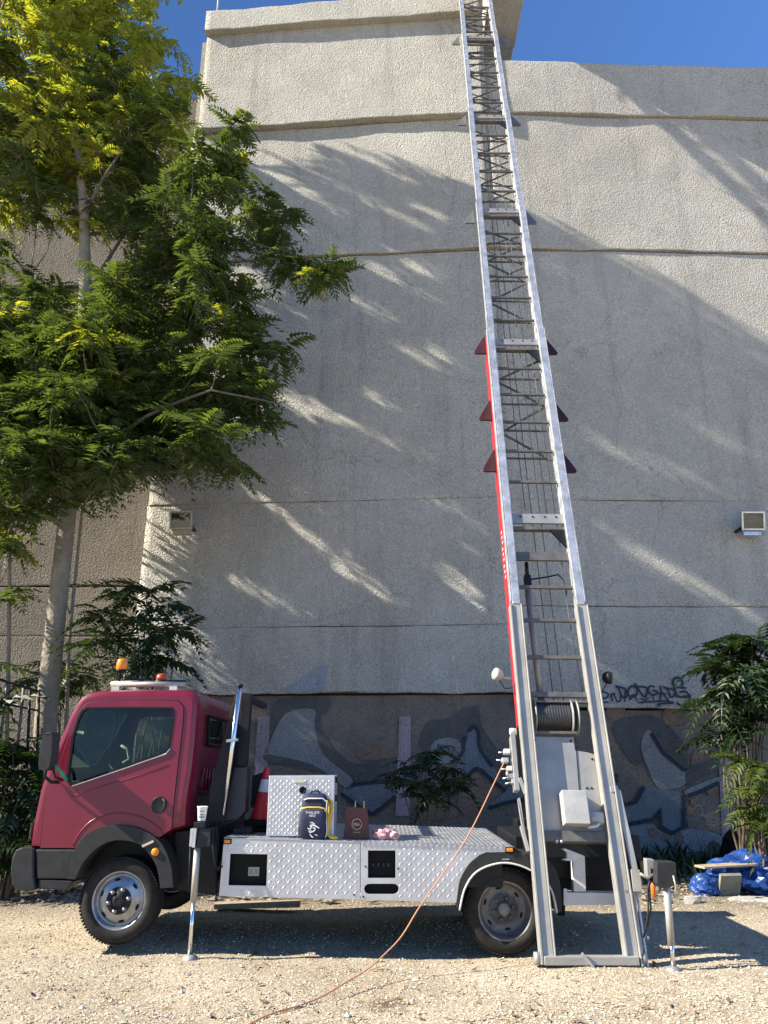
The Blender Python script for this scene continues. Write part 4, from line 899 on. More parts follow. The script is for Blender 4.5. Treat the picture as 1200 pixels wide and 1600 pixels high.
for P_, H_ in ((PA, HA), (PB, HB)):
    po, ho = SS(P_, bedY), [SS(h, bedY) for h in H_]
    pn = MB().plate(po, ho, bedY, bedY+.012).build('side_panel', M_CHQ, truck, bevel=.002)
    mb = MB(); ins = inset(po, .02); hh = [inset(h, -.02) for h in ho]
    chequer(mb, min(p[0] for p in po), max(p[0] for p in po), min(p[1] for p in po), max(p[1] for p in po), lambda x, z, d: (x, bedY-.0003-d, z), .039, lambda x, z: in_poly(x, z, ins) and not any(in_poly(x, z, h) for h in hh))
    mb.build('tread_pattern', M_CHQ, pn)['kind'] = 'stuff'
    for h in ho:   # recessed pocket behind the opening
        xs_h = [p[0] for p in h]; zs_h = [p[1] for p in h]; x0, x1, z0, z1 = min(xs_h)-.01, max(xs_h)+.01, min(zs_h)-.01, max(zs_h)+.01
        mb = MB().add([(x0,bedY+.0125,z0),(x1,bedY+.0125,z0),(x1,bedY+.0125,z1),(x0,bedY+.0125,z1),(x0,bedY+.055,z0),(x1,bedY+.055,z0),(x1,bedY+.055,z1),(x0,bedY+.055,z1)], [(4,5,6,7),(0,1,5,4),(1,2,6,5),(2,3,7,6),(3,0,4,7)])
        mb.build('pocket', M_SEAL, pn)
    for px_b, py_b in (((571,1354),(622,1357),(564.5+3,1401)) if P_ is PB else ((347,1354),(553,1398))):
        x_, z_ = S(px_b, py_b, bedY); MB().lathe((x_, bedY, z_), (0,-1,0), [(.008,0),(.007,.004),(0,.005)], 8).build('bolt', M_BLK, pn)
x_, z_ = S(395,1363,bedY); st = MB().box((x_-.045,bedY+.045,z_-.033),(x_+.045,bedY+.054,z_+.033)).build('sticker', M_ZINC, truck)
mb = MB()
for dx in (-.02, .02):
    for s in (-1, 1): mb.beam((x_+dx-.013, bedY+.0435, z_-.02*s), (x_+dx+.013, bedY+.0435, z_+.02*s), .004, .002)
mb.build('sticker_print', M_BLK, st)
for k in range(4): MB().box((S(581+k*8,1350)[0], bedY+.035, S(590,1352)[1]-.012),(S(585+k*8,1350)[0], bedY+.05, S(590,1352)[1]+.012)).build('socket', M_BLKP, truck)
# deck
zl, zr = S(350,1308)[1], S(803,1323)[1]; xl, xr = S(350,1308)[0], S(803,1323)[0]
dz = lambda x: zl+(zr-zl)*(x-xl)/(xr-xl)
deck = MB().add([(xl,bedY-.004,dz(xl)),(xr,bedY-.004,dz(xr)),(xr,YF,dz(xr)),(xl,YF,dz(xl)),(xl,bedY-.004,dz(xl)-.012),(xr,bedY-.004,dz(xr)-.012),(xr,YF,dz(xr)-.012),(xl,YF,dz(xl)-.012)],
    [(0,1,2,3),(4,7,6,5),(0,4,5,1),(1,5,6,2),(2,6,7,3),(3,7,4,0)]).build('deck', M_CHQT, truck, bevel=.003)
mb = MB(); chequer(mb, xl+.02, xr-.02, bedY+.02, YF-.02, lambda x, z, d: (x, z, dz(x)+.0003+d), .040, lambda x, z: True); mb.build('tread_pattern', M_CHQT, deck)['kind'] = 'stuff'
mb = MB()   # bent edge bars of the right-hand deck sheet
for k in range(26):
    x = S(566+k*9,1317)[0]; mb.obox((x, bedY-.006, dz(x)-.012), (.010,0,.010), (0,.003,0), (-.003,0,.003))
mb.build('edge_bars', M_CHQ, deck)['kind'] = 'stuff'
for px_m, py_m in ((355.5,1314.5),(796,1327.5)):
    x_, z_ = S(px_m, py_m, bedY); fr = MB().box((x_-.034,bedY-.014,z_-.022),(x_+.034,bedY,z_+.022)).build('marker_frame', M_SEAL, truck, bevel=.006)
    MB().box((x_-.025,bedY-.021,z_-.014),(x_+.025,bedY-.0145,z_+.014)).build('marker_lens', M_AMB, fr, bevel=.004)
# rear mudguard
ro = smooth_path([(713,1416),(715,1395),(719,1374),(732,1351),(749,1337),(766,1333),(830,1335),(858,1346),(874,1375),(878,1424)], 3); ri = smooth_path([(870,1426),(862,1392),(846,1370),(828,1359),(808,1351),(785,1348),(759,1354),(739,1367),(725,1391),(718,1422)], 3)
mg = MB().plate(SS(ro+ri), [], YN-.025, YN+.42).build('mudguard', M_BLKP, truck, bevel=.008)
MB().tube([(S(a, b)[0], YN-.03, S(a, b)[1]) for a, b in ri], .008, 6).build('mudguard_edge', M_WHT, mg)
x_, z_ = S(790,1342.5); MB().box((x_-.03,YN-.028,z_-.005),(x_+.03,YN-.026,z_+.005)).build('maker_plate', M_ZINC, mg)
# cable tray strip hanging under the bed
MB().beam((S(400,1412)[0],7.5,.40),(S(690,1414)[0],7.5,.36),.03,.02).build('underbar', M_GALV, truck)

# locker on the deck
lx0, lz0 = S(414,1304,6.93); lx1, lz1 = S(523,1211,6.93); zt = S(470,1212,6.93)[1]
lk = MB().box((lx0+.012, 6.93, dz(lx0)+.004),(lx1, 7.32, zt)).build('locker', M_CHQ, truck, bevel=.006)
mb = MB(); chequer(mb, lx0+.03, lx1-.02, dz(lx0)+.02, zt-.03, lambda x, z, d: (x, 6.93-.0004-d, z), .026, lambda x, z: True, .0022); mb.build('tread_pattern', M_CHQ, lk)['kind'] = 'stuff'
x_, z_ = S(473,1234.5,6.93); MB().lathe((x_, 6.925, z_), (0,-1,0), [(.030,-.005),(.030,.008),(.020,.012),(.018,.006),(0,.006)], 24).build('lock', M_SEAL, lk)
x_, z_ = S(467,1220.5,6.93); MB().box((x_-.05,6.922,z_-.010),(x_+.05,6.926,z_+.010)).build('name_plate', mat('faded_label', (.55,.54,.36), .6), lk)
for z in (zt-.03, zt-.18): MB().box((lx1,7.0,z-.03),(lx1+.018,7.06,z+.02)).build('hinge', M_BLK, lk)

# black headboard rack behind the cab with its steel tube
hb = MB().plate(SS([(368,1084),(376,1085),(350,1285),(325,1284),(327,1233),(350,1149)], 7.00), [], 7.00, 7.03).build('headboard_gusset', M_BLK, truck, bevel=.004)
MB().plate(SS([(377,1082),(392,1083),(388,1140),(384,1198),(369,1196)], 7.12), [], 7.12, 7.24).build('headboard_post', M_BLK, truck, bevel=.006)
MB().plate(SS([(366,1199),(386,1198),(383,1268),(372,1280),(350,1282)], 7.10), [], 7.10, 7.30).build('headboard_foot', mat('blue_black_steel', (.02,.024,.035), .45, 0, .3, 6), truck, bevel=.006)
MB().plate(SS([(377,1082),(392,1083),(384,1198),(366,1280),(350,1282)], 8.3), [], 8.30, 8.36).build('headboard_post', M_BLK, truck, bevel=.006)
MB().beam(at(384,1090,7.18), at(384,1090,7.18)+Vector((0,1.15,0)), .05, .05).build('headboard_beam', M_BLK, truck)
MB().tube([at(375,1071,6.96), at(349,1273,6.96)], [.027,.016], 14).build('prop_tube', M_CHR, truck)
MB().lathe(at(375,1071,6.96), at(375,1071,6.96)-at(349,1273,6.96), [(.0,.012),(.028,.012),(.030,.006),(.030,-.01)], 14).build('tube_cap', M_BLK, truck)
c = at(363,1157,6.96); MB().obox(c, (.05,0,.006), (0,.03,0), (0,0,.012)).build('tube_clamp', M_ZINC, truck, bevel=.003)
MB().plate(SS([(395,1212),(413,1206),(413,1262),(392,1262)], 7.75), [], 7.72, 7.78).build('rear_guard', M_BLK, truck, bevel=.006)
MB().box((S(352,1290)[0]+.02,7.05,dz(xl)),(S(385,1290)[0],8.4,dz(xl)+.05)).build('deck_stop', M_BLK, truck, bevel=.006)

# stabiliser jacks
def jack(pts, name_box, y, side):
    pass
jb = MB().plate(SS([(311,1294),(329,1294),(328,1323),(306,1324)], 6.70), [], 6.70, 6.86).build('jack_head', M_BLKP, truck, bevel=.006)
MB().plate(SS([(303,1285),(321,1284),(321,1293.5),(304,1294)], 6.70), [], 6.69, 6.84).build('jack_cap', M_BLK, jb, bevel=.005)
MB().plate(SS([(297.5,1295),(301.5,1295),(299,1323),(295.5,1323)], 6.70), [], 6.70, 6.78).build('jack_bracket', M_ALU, jb, bevel=.003)
MB().plate(SS([(302.5,1295),(308,1295),(305,1324),(300.5,1324)], 6.70), [], 6.68, 6.78).build('jack_bracket', M_ALU, jb, bevel=.003)
zfoot = S(297,1490)[1]
MB().tube([at(308.5,1324,6.74), at(302.5,1408,6.74)], .026, 14).build('jack_tube', M_GALV, jb)
ft = at(296,1490,6.76); MB().tube([at(302.5,1408,6.74), Vector((ft.x, 6.76, .02))], .0165, 12).build('jack_rod', M_CHR, jb)
MB().lathe((ft.x+.01, 6.76, gz(ft.x, 6.76)+.0), (0,0,1), [(0,.03),(.025,.028),(.055,.012),(.058,-.005)], 20).build('jack_foot', M_ZINC, jb)
MB().tube([at(297.5,1324,6.74), at(294,1395,6.74)], .006, 6).build('jack_pipe', M_BLK, jb)
MB().tube([at(331,1296,6.74), at(333,1330,6.70), at(336,1352,6.70), at(341,1360,6.72), at(345,1345,6.78)], .007, 6).build('jack_hose', M_BLK, jb)
MB().beam(at(318,1308,6.86), at(318,1308,6.86)+Vector((0,.5,0)), .08, .10).build('outrigger_beam', M_BLK, truck)
JY = 6.48
jr = MB().plate(SS([(1025,1346),(1054,1347),(1056,1374),(1046,1386),(1030,1387),(1024,1380)], JY-.06), [], JY-.09, JY+.06).build('jack_head', M_BLKP, truck, bevel=.006)
MB().plate(SS([(1010,1342),(1022,1343),(1024,1372),(1012,1372)], JY), [], JY, JY+.08).build('jack_bracket', M_ZINC, jr, bevel=.004)
MB().tube([at(1041,1378,JY-.03), at(1049,1476,JY-.03)], .027, 14).build('jack_tube', M_GALV, jr)
ft = at(1052,1513,JY-.03); MB().tube([at(1049,1470,JY-.03), Vector((ft.x, ft.y, .02))], .0165, 12).build('jack_rod', M_CHR, jr)
MB().lathe((ft.x, ft.y, gz(ft.x, ft.y)), (0,0,1), [(0,.03),(.025,.028),(.055,.012),(.058,-.005)], 20).build('jack_foot', M_ZINC, jr)
MB().tube([at(1052,1368,JY-.1), at(1056,1385,JY-.1), at(1054,1405,JY-.05), at(1050,1412,JY-.04)], .007, 6).build('jack_hose', M_GALV, jr)
MB().beam(at(1026,1362,JY), Vector((2.1, 7.6, .62)), .09, .11).build('outrigger_beam', M_BLK, truck)
MB().tube([at(1000,1365,JY), at(1012,1372,JY), at(1024,1365,JY)], .012, 8).build('valve_lever', M_ZINC, jr)
MB().tube([at(1020,1370,JY), at(1014,1385,JY), at(1017,1420,JY), at(1012,1445,JY), at(1005,1465,JY)], .008, 6).build('jack_hose', M_BLK, jr)
MB().tube([at(1016,1372,JY), at(1012,1390,JY), at(1013,1425,JY), at(1010,1450,JY)], .007, 6).build('jack_hose', M_BLKP, jr)
MB().lathe(at(1022,1402,JY+.1), (0,0,1), [(0,0),(.018,0),(.018,.09),(.010,.11),(0,.11)], 14).build('pressure_valve', mat('orange_paint', (.75,.17,.02), .45), jr)
MB().plate(SS([(870,1345),(884,1345),(882,1430),(872,1430)], 7.3), [], 7.28, 7.32).build('mud_flap', M_SEAL, truck)
side_tube(DOOR+[DOOR[0]], .0055, .0015, M_SEAL, 'door_gap', dr)

# ================================================================== THE LADDER LIFT
K, LEAN = .288, .0165
lift = thing('ladder_lift', (1.58, 6.55, 0), 'long telescopic ladder lift with silver rails leaning up to the roof', 'ladder lift')
Lu = Vector((LEAN, K, 1)).normalized(); Lx = Vector((1,0,0)); Lx = (Lx-Lu*Lx.dot(Lu)).normalized(); Ln = Lx.cross(Lu)   # Ln points towards the camera and up
if Ln.y > 0: Ln = -Ln
LO = Vector((1.578, 6.55, .0))
def L(a, s, nrm=0.0): return LO+Lx*a+Lu*s+Ln*nrm
def rail(s0, s1, a, wd, dp, m, name, nrm=0, par=lift, bev=.006):
    c = L(a, (s0+s1)/2, nrm); return MB().obox(c, Lx*wd/2, Ln*dp/2, Lu*(s1-s0)/2).build(name, m, par, bevel=bev)
def bar(a0, s0, a1, s1, wd, dp, m, name, nrm=0, par=lift, bev=.004):
    p, q = L(a0, s0, nrm), L(a1, s1, nrm); d = (q-p).normalized(); x = d.cross(Ln).normalized()
    return MB().obox((p+q)/2, x*wd/2, Ln*dp/2, d*(q-p).length/2).build(name, m, par, bevel=bev)
# bottom frame: grey channel rails with lips
for sg in (-1, 1):
    rr_ = rail(.0, 3.06, sg*.325, .085, .07, M_GALV, 'base_rail')
    rail(.0, 3.06, sg*.325-.0535, .018, .10, M_GALV, 'rail_lip', .005, rr_, .003)
    rail(.0, 3.06, sg*.325+.0505, .012, .10, M_GALV, 'rail_lip', .005, rr_, .003)
# telescoping sections: aluminium rails stepping in and back
SECT = [(2.2, 7.05, .318, .060, -.055, M_ALU), (4.0, 9.85, .308, .056, -.075, M_ALU), (6.6, 12.45, .299, .052, -.095, M_ALU), (9.4, 15.35, .290, .049, -.115, M_ALU), (12.0, 19.6, .282, .047, -.135, M_ALU)]
front_n = .0
for k, (s0, s1, a, wd, nn, m) in enumerate(SECT):
    for sg in (-1, 1):
        lo = s0 if k == 0 else SECT[k-1][1]-.25
        q = rail(max(s0, 3.07) if k == 0 else SECT[k-1][1]+.002, s1, sg*a, wd*1.35, .07, m, 'rail', -.01*k)
        rail(s0, s1, sg*(a-.012), wd*.8, .05, m, 'inner_rail', -.065-.012*k, q, .003)
        rail(max(s0, 3.1), s1, sg*(a+wd*.80), .012, .09, m, 'rail_lip', -.008-.01*k, q, .002)
# red side plates of the lower sections
for sg in (-1, 1):
    rail(1.9, 6.95, sg*.372, .010, .16, M_REDL, 'red_side_plate', -.145, bev=.002)
    rail(.1, 2.6, sg*.375, .006, .03, M_REDL, 'red_edge_strip', -.055, bev=0)
mk = MB()
for k in range(9):
    s = 3.45+k*.07
    mk.obox(L(-.378, s, -.11-(k % 3)*.012), Lx*.0006, Ln*.022, Lu*.012)
mk.build('side_lettering', M_PRINT, lift)
# triangular guide wings
def wing(s, sg, m, sc=1.0):
    pts = [(0,.34),(0,-.02),(.15,-.02),(.172,-.005),(.175,.02),(.165,.045),(.03,.32),(.015,.34)]
    a0 = .378; f = []; b = []
    for u, v in pts: f.append(L(sg*(a0+u*sc), s+v*sc, -.10)); b.append(L(sg*(a0+u*sc), s+v*sc, -.125))
    n_ = len(pts); MB().add(f+b, [tuple(range(n_)), tuple(reversed(range(n_, 2*n_)))]+[(i, (i+1) % n_, n_+(i+1) % n_, n_+i) for i in range(n_)]).build('guide_wing', m, lift, weld=True, bevel=.006)
WG = mat('wing_grey', (.15,.15,.145), .5, .2, .15, 8)
for s, m in ((4.83, M_WINE), (5.60, M_WINE), (6.72, M_WINE), (9.45, WG), (12.15, WG), (15.0, WG)):
    for sg in (-1, 1): wing(s, sg, m, .88)
# section-end beams with bolts
for s, h in ((4.12, .12), (6.83, .10), (9.62, .10), (12.25, .10), (15.1, .10)):
    b_ = bar(-.28, s, .28, s, h, .03, M_ZINC, 'end_beam', -.03)
    bar(-.28, s-.12, .28, s-.12, .035, .06, M_RUNG, 'lower_beam', -.05, b_)
    for a in (-.18, -.05, .08, .20): MB().lathe(L(a, s+.02, -.015), Ln, [(.012,-.002),(.011,.006),(0,.008)], 8).build('bolt', M_BLK, b_)
    MB().add([L(.28, s-.14, -.02), L(.28, s-.36, -.02), L(.12, s-.14, -.02), L(.28, s-.14, -.05), L(.28, s-.36, -.05), L(.12, s-.14, -.05)], [(0,1,2),(5,4,3),(0,3,4,1),(1,4,5,2),(2,5,3,0)]).build('corner_gusset', M_BLK, b_)
# rungs and lattice
rr = random.Random(9)
for s in (2.16, 2.53, 2.92, 3.29): bar(-.28, s, .28, s, .035 if s > 2.2 else .05, .03, M_RUNG, 'rung', -.03)
bar(-.28, 3.66, .28, 3.66, .10, .03, M_RUNG, 'wide_rung', -.045)
s = 4.62
while s < 19.3:
    if min(abs(s-q) for q in (6.83, 9.62, 12.25, 15.1)) > .16: bar(-.27, s, .27, s, .030, .03, M_RUNG, 'rung', -.04)
    s += .44 if s < 8.5 else .52
zig = [(5.0,6.6),(7.3,9.3),(10.0,12.0),(12.6,14.8),(15.4,19.2)]
for a_, b_ in zig:
    s = a_; k = 0
    while s < b_-.1:
        bar(-.27 if k % 2 else .27, s, .27 if k % 2 else -.27, min(b_, s+.40), .024, .02, M_RUNG, 'diagonal_brace', -.13)
        bar(-.27, s+.05, .27, s+.05, .022, .02, M_RUNG, 'rear_rung', -.16)
        if s > 8: bar(.27 if k % 2 else -.27, s+.1, -.27 if k % 2 else .27, min(b_, s+.44), .018, .018, M_RUNG, 'rear_brace', -.24)
        s += .42; k += 1
# hoisting cables
for a, s0, s1, nn in ((-.06,1.4,19.3,-.09),(.03,1.2,19.3,-.075),(.10,4.2,19.3,-.10),(-.13,4.3,12.2,-.11),(.19,3.8,9.6,-.08),(.21,2.2,3.7,-.06)):
    MB().tube([L(a+.03, s0, nn), L(a, (s0+s1)/2, nn-.01), L(a, s1, nn)], .0048, 6).build('hoist_cable', M_CABLE, lift)
# hydraulic ram behind the rungs
MB().tube([L(-.13, 2.05, -.17), L(-.15, 3.34, -.17)], .034, 14).build('hydraulic_ram', M_ZINC, lift)
rm = MB().obox(L(-.15, 3.42, -.14), Lx*.035, Ln*.04, Lu*.06).build('ram_head', M_BLK, lift, bevel=.006)
MB().tube([L(-.15, 3.45, -.13), L(-.15, 3.62, -.10)], .020, 10).build('ram_eye', M_BLK, rm)
MB().tube([L(-.12, 3.42, -.1), L(.05, 3.44, -.08), L(.16, 3.47, -.08), L(.21, 3.40, -.08), L(.22, 3.25, -.08)], .009, 6).build('ram_hose', M_SEAL, rm)
# winch drum and its cover plate
dr_ = MB().tube([L(-.22, 1.98, -.12), L(.10, 1.98, -.12)], .125, 24).build('winch_drum', mat('wound_rope', (.05,.05,.05), .6, .4, .3, 60, .6, 160), lift)
for a in (-.235, .10, .15): MB().tube([L(a, 1.98, -.12), L(a+.012, 1.98, -.12)], .165, 26).build('drum_flange', M_ZINC, dr_)
for k in range(12): MB().lathe(L(-.20+k*.025, 1.98, -.12), Lx, [(.126,-.011),(.131,0),(.126,.011)], 24).build('rope_turn', M_CABLE, dr_)
bar(-.27, 1.80, .13, 1.80, .025, .05, M_RUNG, 'drum_guard', -.03, dr_)
bar(-.27, 2.09, .27, 2.09, .02, .05, M_RUNG, 'drum_guard', -.03, dr_)
P_ = [(-.275,.98),(.275,.98),(.275,1.62),(.205,1.64),(.10,1.655),(.10,1.775),(-.275,1.775)]
f = [L(a, s, -.05) for a, s in P_]; b = [L(a, s, -.07) for a, s in P_]; n_ = len(P_)
cp = MB().add(f+b, [tuple(range(n_)), tuple(reversed(range(n_, 2*n_)))]+[(i, (i+1) % n_, n_+(i+1) % n_, n_+i) for i in range(n_)]).build('cover_plate', M_ZINC, lift, weld=True, bevel=.003)
for a, s in ((-.25,1.74),(.07,1.74),(-.25,1.33),(.16,1.33),(.20,1.33),(.24,1.58)): MB().lathe(L(a, s, -.05), Ln, [(.011,-.002),(.010,.006),(0,.007)], 8).build('bolt', M_BLK, cp)
bar(.085, 1.18, .115, 1.77, .006, .004, M_SEAL, 'cover_seam', -.046, cp, 0)
mbx = MB().obox(L(.01, 1.14, .03), Lx*.105, Ln*.07, Lu*.135).build('motor_box', M_MOT, lift, bevel=.006)
MB().tube([L(.115, 1.07, .0), L(.245, 1.07, .0)], .052, 18).build('motor_drum', M_MOT, lift)
MB().tube([L(.10, .99, .04), L(.17, 1.0, .05), L(.20, 1.02, .04)], .016, 8).build('motor_fitting', M_ALU, lift)
bar(-.30, .93, .30, .93, .085, .10, M_RUNG, 'cross_beam', -.06)
for a in (-.16, -.12): MB().lathe(L(a, .885, .0), Ln, [(.013,-.02),(.012,.01),(0,.012)], 8).build('bolt', M_ALU, lift)
MB().box((1.22,7.10,.70),(1.95,7.75,.82)).build('turntable_frame', M_BLK, lift)
# ground bar, brackets and white prop frame
zb0 = .045
MB().obox((1.575, 6.53, zb0), (.36,0,0), (0,.035,0), (0,0,.03)).build('foot_bar', M_GALV, lift, bevel=.006)
MB().beam((1.50,6.485,.10),(1.58,6.485,.005),.02,.02).build('foot_clip', M_ALU, lift)
for x in (1.17, 1.985): MB().lathe((x, 6.56, .05), (1,0,0), [(.0,-.02),(.045,-.02),(.045,.02),(0,.02)], 16).build('foot_pivot', M_ZINC, lift)
wy = 7.0
MB().plate(SS([(881,1393),(968,1394),(970,1412),(881,1413)], wy), [], wy-.05, wy+.05).build('prop_beam', M_WHT, lift, bevel=.008)
MB().plate(SS([(893,1335),(912,1336),(914,1392.5),(895,1392.5)], wy), [], wy-.04, wy+.04).build('prop_post', M_WHT, lift, bevel=.006)
MB().plate(SS([(876,1326),(882,1325),(905,1334),(911,1337),(893,1345),(876,1343),(884,1340),(884,1331)], wy-.06), [], wy-.10, wy-.05).build('prop_bracket', M_WHT, lift, bevel=.004)
MB().plate(SS([(880,1388),(885,1388),(886,1414),(880,1414)], wy-.06), [], wy-.08, wy-.055).build('end_flange', M_WHT, lift, bevel=.003)
# outer guide on the right: strut, tubes, hoses
def LP(px, py, nrm=0):   # photo point on the ladder plane
    u = (px-600)/FPX; v = (800-py)/FPX; dy = math.cos(PITCH)-v*math.sin(PITCH); dz_ = math.sin(PITCH)+v*math.cos(PITCH); t = (6.55+K*EYE)/(dy-K*dz_)
    return Vector((u*t, t*dy, EYE+dz_*t))+Ln*nrm
def pbar(p, q, wd, dp, m, name, nrm=0, par=lift):
    a_, b_ = LP(*p, nrm), LP(*q, nrm); d = (b_-a_).normalized(); x = d.cross(Ln).normalized(); return MB().obox((a_+b_)/2, x*wd/2, Ln*dp/2, d*(b_-a_).length/2).build(name, m, par, bevel=.004)
pbar((963,1236),(990,1360),.055,.04, M_GALV, 'outer_strut', .02)
pbar((990,1360),(994,1395),.075,.06, M_GALV, 'strut_joint', .02)
pbar((988,1395),(1004,1512),.022,.03, M_GALV, 'outer_tube', .02)
pbar((994,1395),(1011,1512),.016,.02, M_ALU, 'outer_tube', .02)
pbar((952,1235),(964,1234),.05,.05, M_ZINC, 'strut_clamp', .02)
pbar((956,1262),(968,1261),.05,.05, M_GALV, 'strut_clamp', 0)
pbar((975,1394),(996,1396),.03,.05, M_ZINC, 'strut_clamp', .01)
pbar((940,1123),(955,1240),.06,.03, M_GALV, 'side_board', -.10)
MB().lathe(LP(961,1216), Lx, [(0,-.02),(.035,-.02),(.04,.02),(0,.03)], 14).build('knob', M_BLK, lift)
MB().tube([LP(1000,1475), LP(1010,1460,.0), LP(1012,1467,.02)], .012, 8).build('hose_end', M_ALU, lift)
# control valves on the left rail
ctl = thing_ctl = MB().obox(LP(805,1190,-.06), Lx*.022, Ln*.05, Lu*.24).build('control_bracket', M_ZINC, lift, bevel=.004)
for k, (px, py, rx_, m) in enumerate(((793,1172,.028,M_WHT),(790,1186,.030,M_ALU),(797,1199,.024,M_WHT),(800,1211,.03,M_ZINC),(804,1219,.022,M_ALU))):
    c = LP(px, py, -.05); MB().obox(c, Lx*rx_, Ln*.028, Lu*.020).build('valve_block', m, ctl, bevel=.004)
    MB().tube([c, c-Lx*.075+Lu*random.uniform(-.02,.03)], .007, 6).build('valve_lever', M_ALU, ctl)
MB().lathe(LP(803,1140,-.06), -Lx, [(0,-.03),(.032,-.03),(.032,.02),(.028,.03),(0,.032)], 18).build('emergency_button', M_WHT, ctl)
MB().lathe(LP(796,1206,-.06), -Lx, [(0,0),(.018,0),(.018,.02),(0,.024)], 12).build('red_plug', M_PINK, ctl)
for p, q in (((812,1215),(822,1240)),((815,1290),(826,1330))): pbar(p, q, .03, .04, M_ZINC, 'rail_latch', -.02)
pbar((812,1245),(822,1310),.02,.05, M_GALV, 'side_strip', -.06)
# work lamps either side
for px, py, sg, m in ((778,1052,-1,mat('lamp_shell',(.35,.34,.31),.5,.3,.3,20)),(951,1057,1,M_BLK)):
    c = LP(px, py, -.03); bw = LP(px-sg*22, py+6, -.05)
    lp = MB().lathe(c, Vector((sg*.8,-.35,.25 if sg < 0 else -.05)), [(0,-.05),(.03,-.048),(.052,-.025),(.060,.01),(.058,.03),(.05,.036),(0,.034)], 22).build('work_lamp', m, lift)
    MB().tube([c, (c+bw)/2+Vector((0,0,-.01)), bw], .012, 8).build('lamp_arm', M_ZINC, lp)
    MB().tube([c-Vector((0,0,.03)), (c+bw)/2+Vector((0,0,-.11)), bw-Vector((0,0,.08))], .005, 6).build('lamp_wire', M_SEAL, lp)

# ================================================================== THINGS ON THE TRUCK
def ico(sub, fn):
    bm = bmesh.new(); bmesh.ops.create_icosphere(bm, subdivisions=sub, radius=1)
    vs = [fn(v.co.copy()) for v in bm.verts]; bm.verts.index_update(); fs = [tuple(v.index for v in f.verts) for f in bm.faces]; bm.free(); return vs, fs
def stamp(me, name, m, parent, origin, sx=1.0, tilt=0):   # flat print facing the camera side (-Y)
    mt = Matrix.Translation(Vector(origin)-WORLD[parent]) @ Matrix.Rotation(R(90), 4, 'X') @ Matrix.Rotation(R(tilt), 4, 'Z') @ Matrix.Scale(sx, 4, (1,0,0))
    o = mesh_obj(name, me, m, parent); me.transform(mt); return o
# paper cup on the jack
cx, cz = S(315,1283,6.76); cup = thing('paper_cup', (cx, 6.76, cz), 'white paper coffee cup standing on the front jack head', 'cup')
MB().lathe((cx,6.76,cz+.003), (0,0,1), [(0,0),(.030,0),(.031,.004),(.042,.104),(.045,.106),(.045,.112),(.040,.110),(.030,.01),(0,.008)], 28).build('cup_body', M_CUP, cup)
mb = MB()
for z, wd in ((.072,.016),(.048,.016),(.034,.026),(.022,.018)):
    r_ = .0305+.011*z/.1+.0012
    for k in range(5):
        t = -math.pi/2+(k-2)/2*wd/r_; t2 = t+wd/r_/2*.8; mb.add([(cx+r_*math.cos(q), 6.76+r_*math.sin(q), cz+.003+zz) for q, zz in ((t,z),(t2,z),(t2,z+.007),(t,z+.007))], [(0,1,2,3)])
mb.build('cup_print', M_BLK, cup)
# traffic cone
q = at(405,1266,7.5); zd = dz(q.x); cone = thing('traffic_cone', (q.x, 7.5, zd), 'red and white traffic cone between the locker and the cab rack', 'traffic cone')
ztop = at(416,1192,7.5); xo = q.x
def cz_(t): return zd+.12+(ztop.z-zd-.12)*t
tip = Vector((ztop.x-xo, 0, 0))
mb = MB().lathe((xo+.01,7.5,zd+.10), (.10,0,1), [(.085,0),(.075,.08),(.048,.26),(.025,.44),(.012,.455),(0,.457)], 26); mb.build('cone_body', M_CONE, cone)
MB().lathe((xo+.01,7.5,zd+.10), (.10,0,1), [(.0525,.235),(.0385,.345)], 26).build('white_band', M_PRINT, cone)
MB().box((xo-.11,7.35,zd+.035),(xo+.13,7.65,zd+.10)).build('cone_base', M_SEAL, cone, bevel=.02)
MB().box((xo-.13,7.33,zd+.004),(xo+.15,7.67,zd+.034)).build('lower_base', M_SEAL, cone, bevel=.012)
# backpack
def sbox(c, h, p=4.0, sub=3, fn=None):
    def m_(v):
        k = (abs(v.x)**p+abs(v.y)**p+abs(v.z)**p)**(-1/p); q = v*k; q = Vector((q.x*h[0], q.y*h[1], q.z*h[2]))
        if fn: q = fn(q)
        return Vector(c)+q
    return ico(sub, m_)
bx, bz = S(490,1309,6.86); by = 6.90; zd = dz(bx)+.003
bag = thing('backpack', (bx, by, zd), 'navy backpack with yellow straps leaning on the silver locker', 'backpack')
v, f = sbox((bx, by+.01, zd+.178), (.108,.055,.177), 6); MB().add(v, f, True).build('main_body', M_NAVY, bag)
v, f = sbox((bx-.012, by-.048, zd+.120), (.112,.030,.119), 7, fn=lambda q: Vector((q.x+.006*math.sin(q.z*30), q.y-.012*(1-(q.z/.12)**2), q.z))); MB().add(v, f, True).build('front_pocket', M_NAVY, bag)
MB().tube([(bx-.118,by-.055,zd+.235),(bx-.06,by-.064,zd+.247),(bx+.04,by-.064,zd+.247),(bx+.09,by-.06,zd+.238),(bx+.103,by-.06,zd+.20),(bx+.100,by-.06,zd+.12)], .008, 6).build('pocket_piping', M_YEL, bag)
MB().tube([(bx-.09,by-.046,zd+.305),(bx-.06,by-.05,zd+.318),(bx+.07,by-.05,zd+.318),(bx+.104,by-.046,zd+.29),(bx+.108,by-.048,zd+.05),(bx+.10,by-.05,zd+.01)], .005, 6).build('body_piping', M_PRINT, bag)
MB().tube([(bx+.105,by+.02,zd+.31),(bx+.135,by+.02,zd+.29),(bx+.142,by,zd+.22),(bx+.125,by-.01,zd+.12),(bx+.118,by-.03,zd+.03),(bx+.15,by-.05,zd+.012),(bx+.20,by-.05,zd+.012)], [.008,.013,.013,.012,.013,.014,.012], 8).build('shoulder_strap', M_YEL, bag)
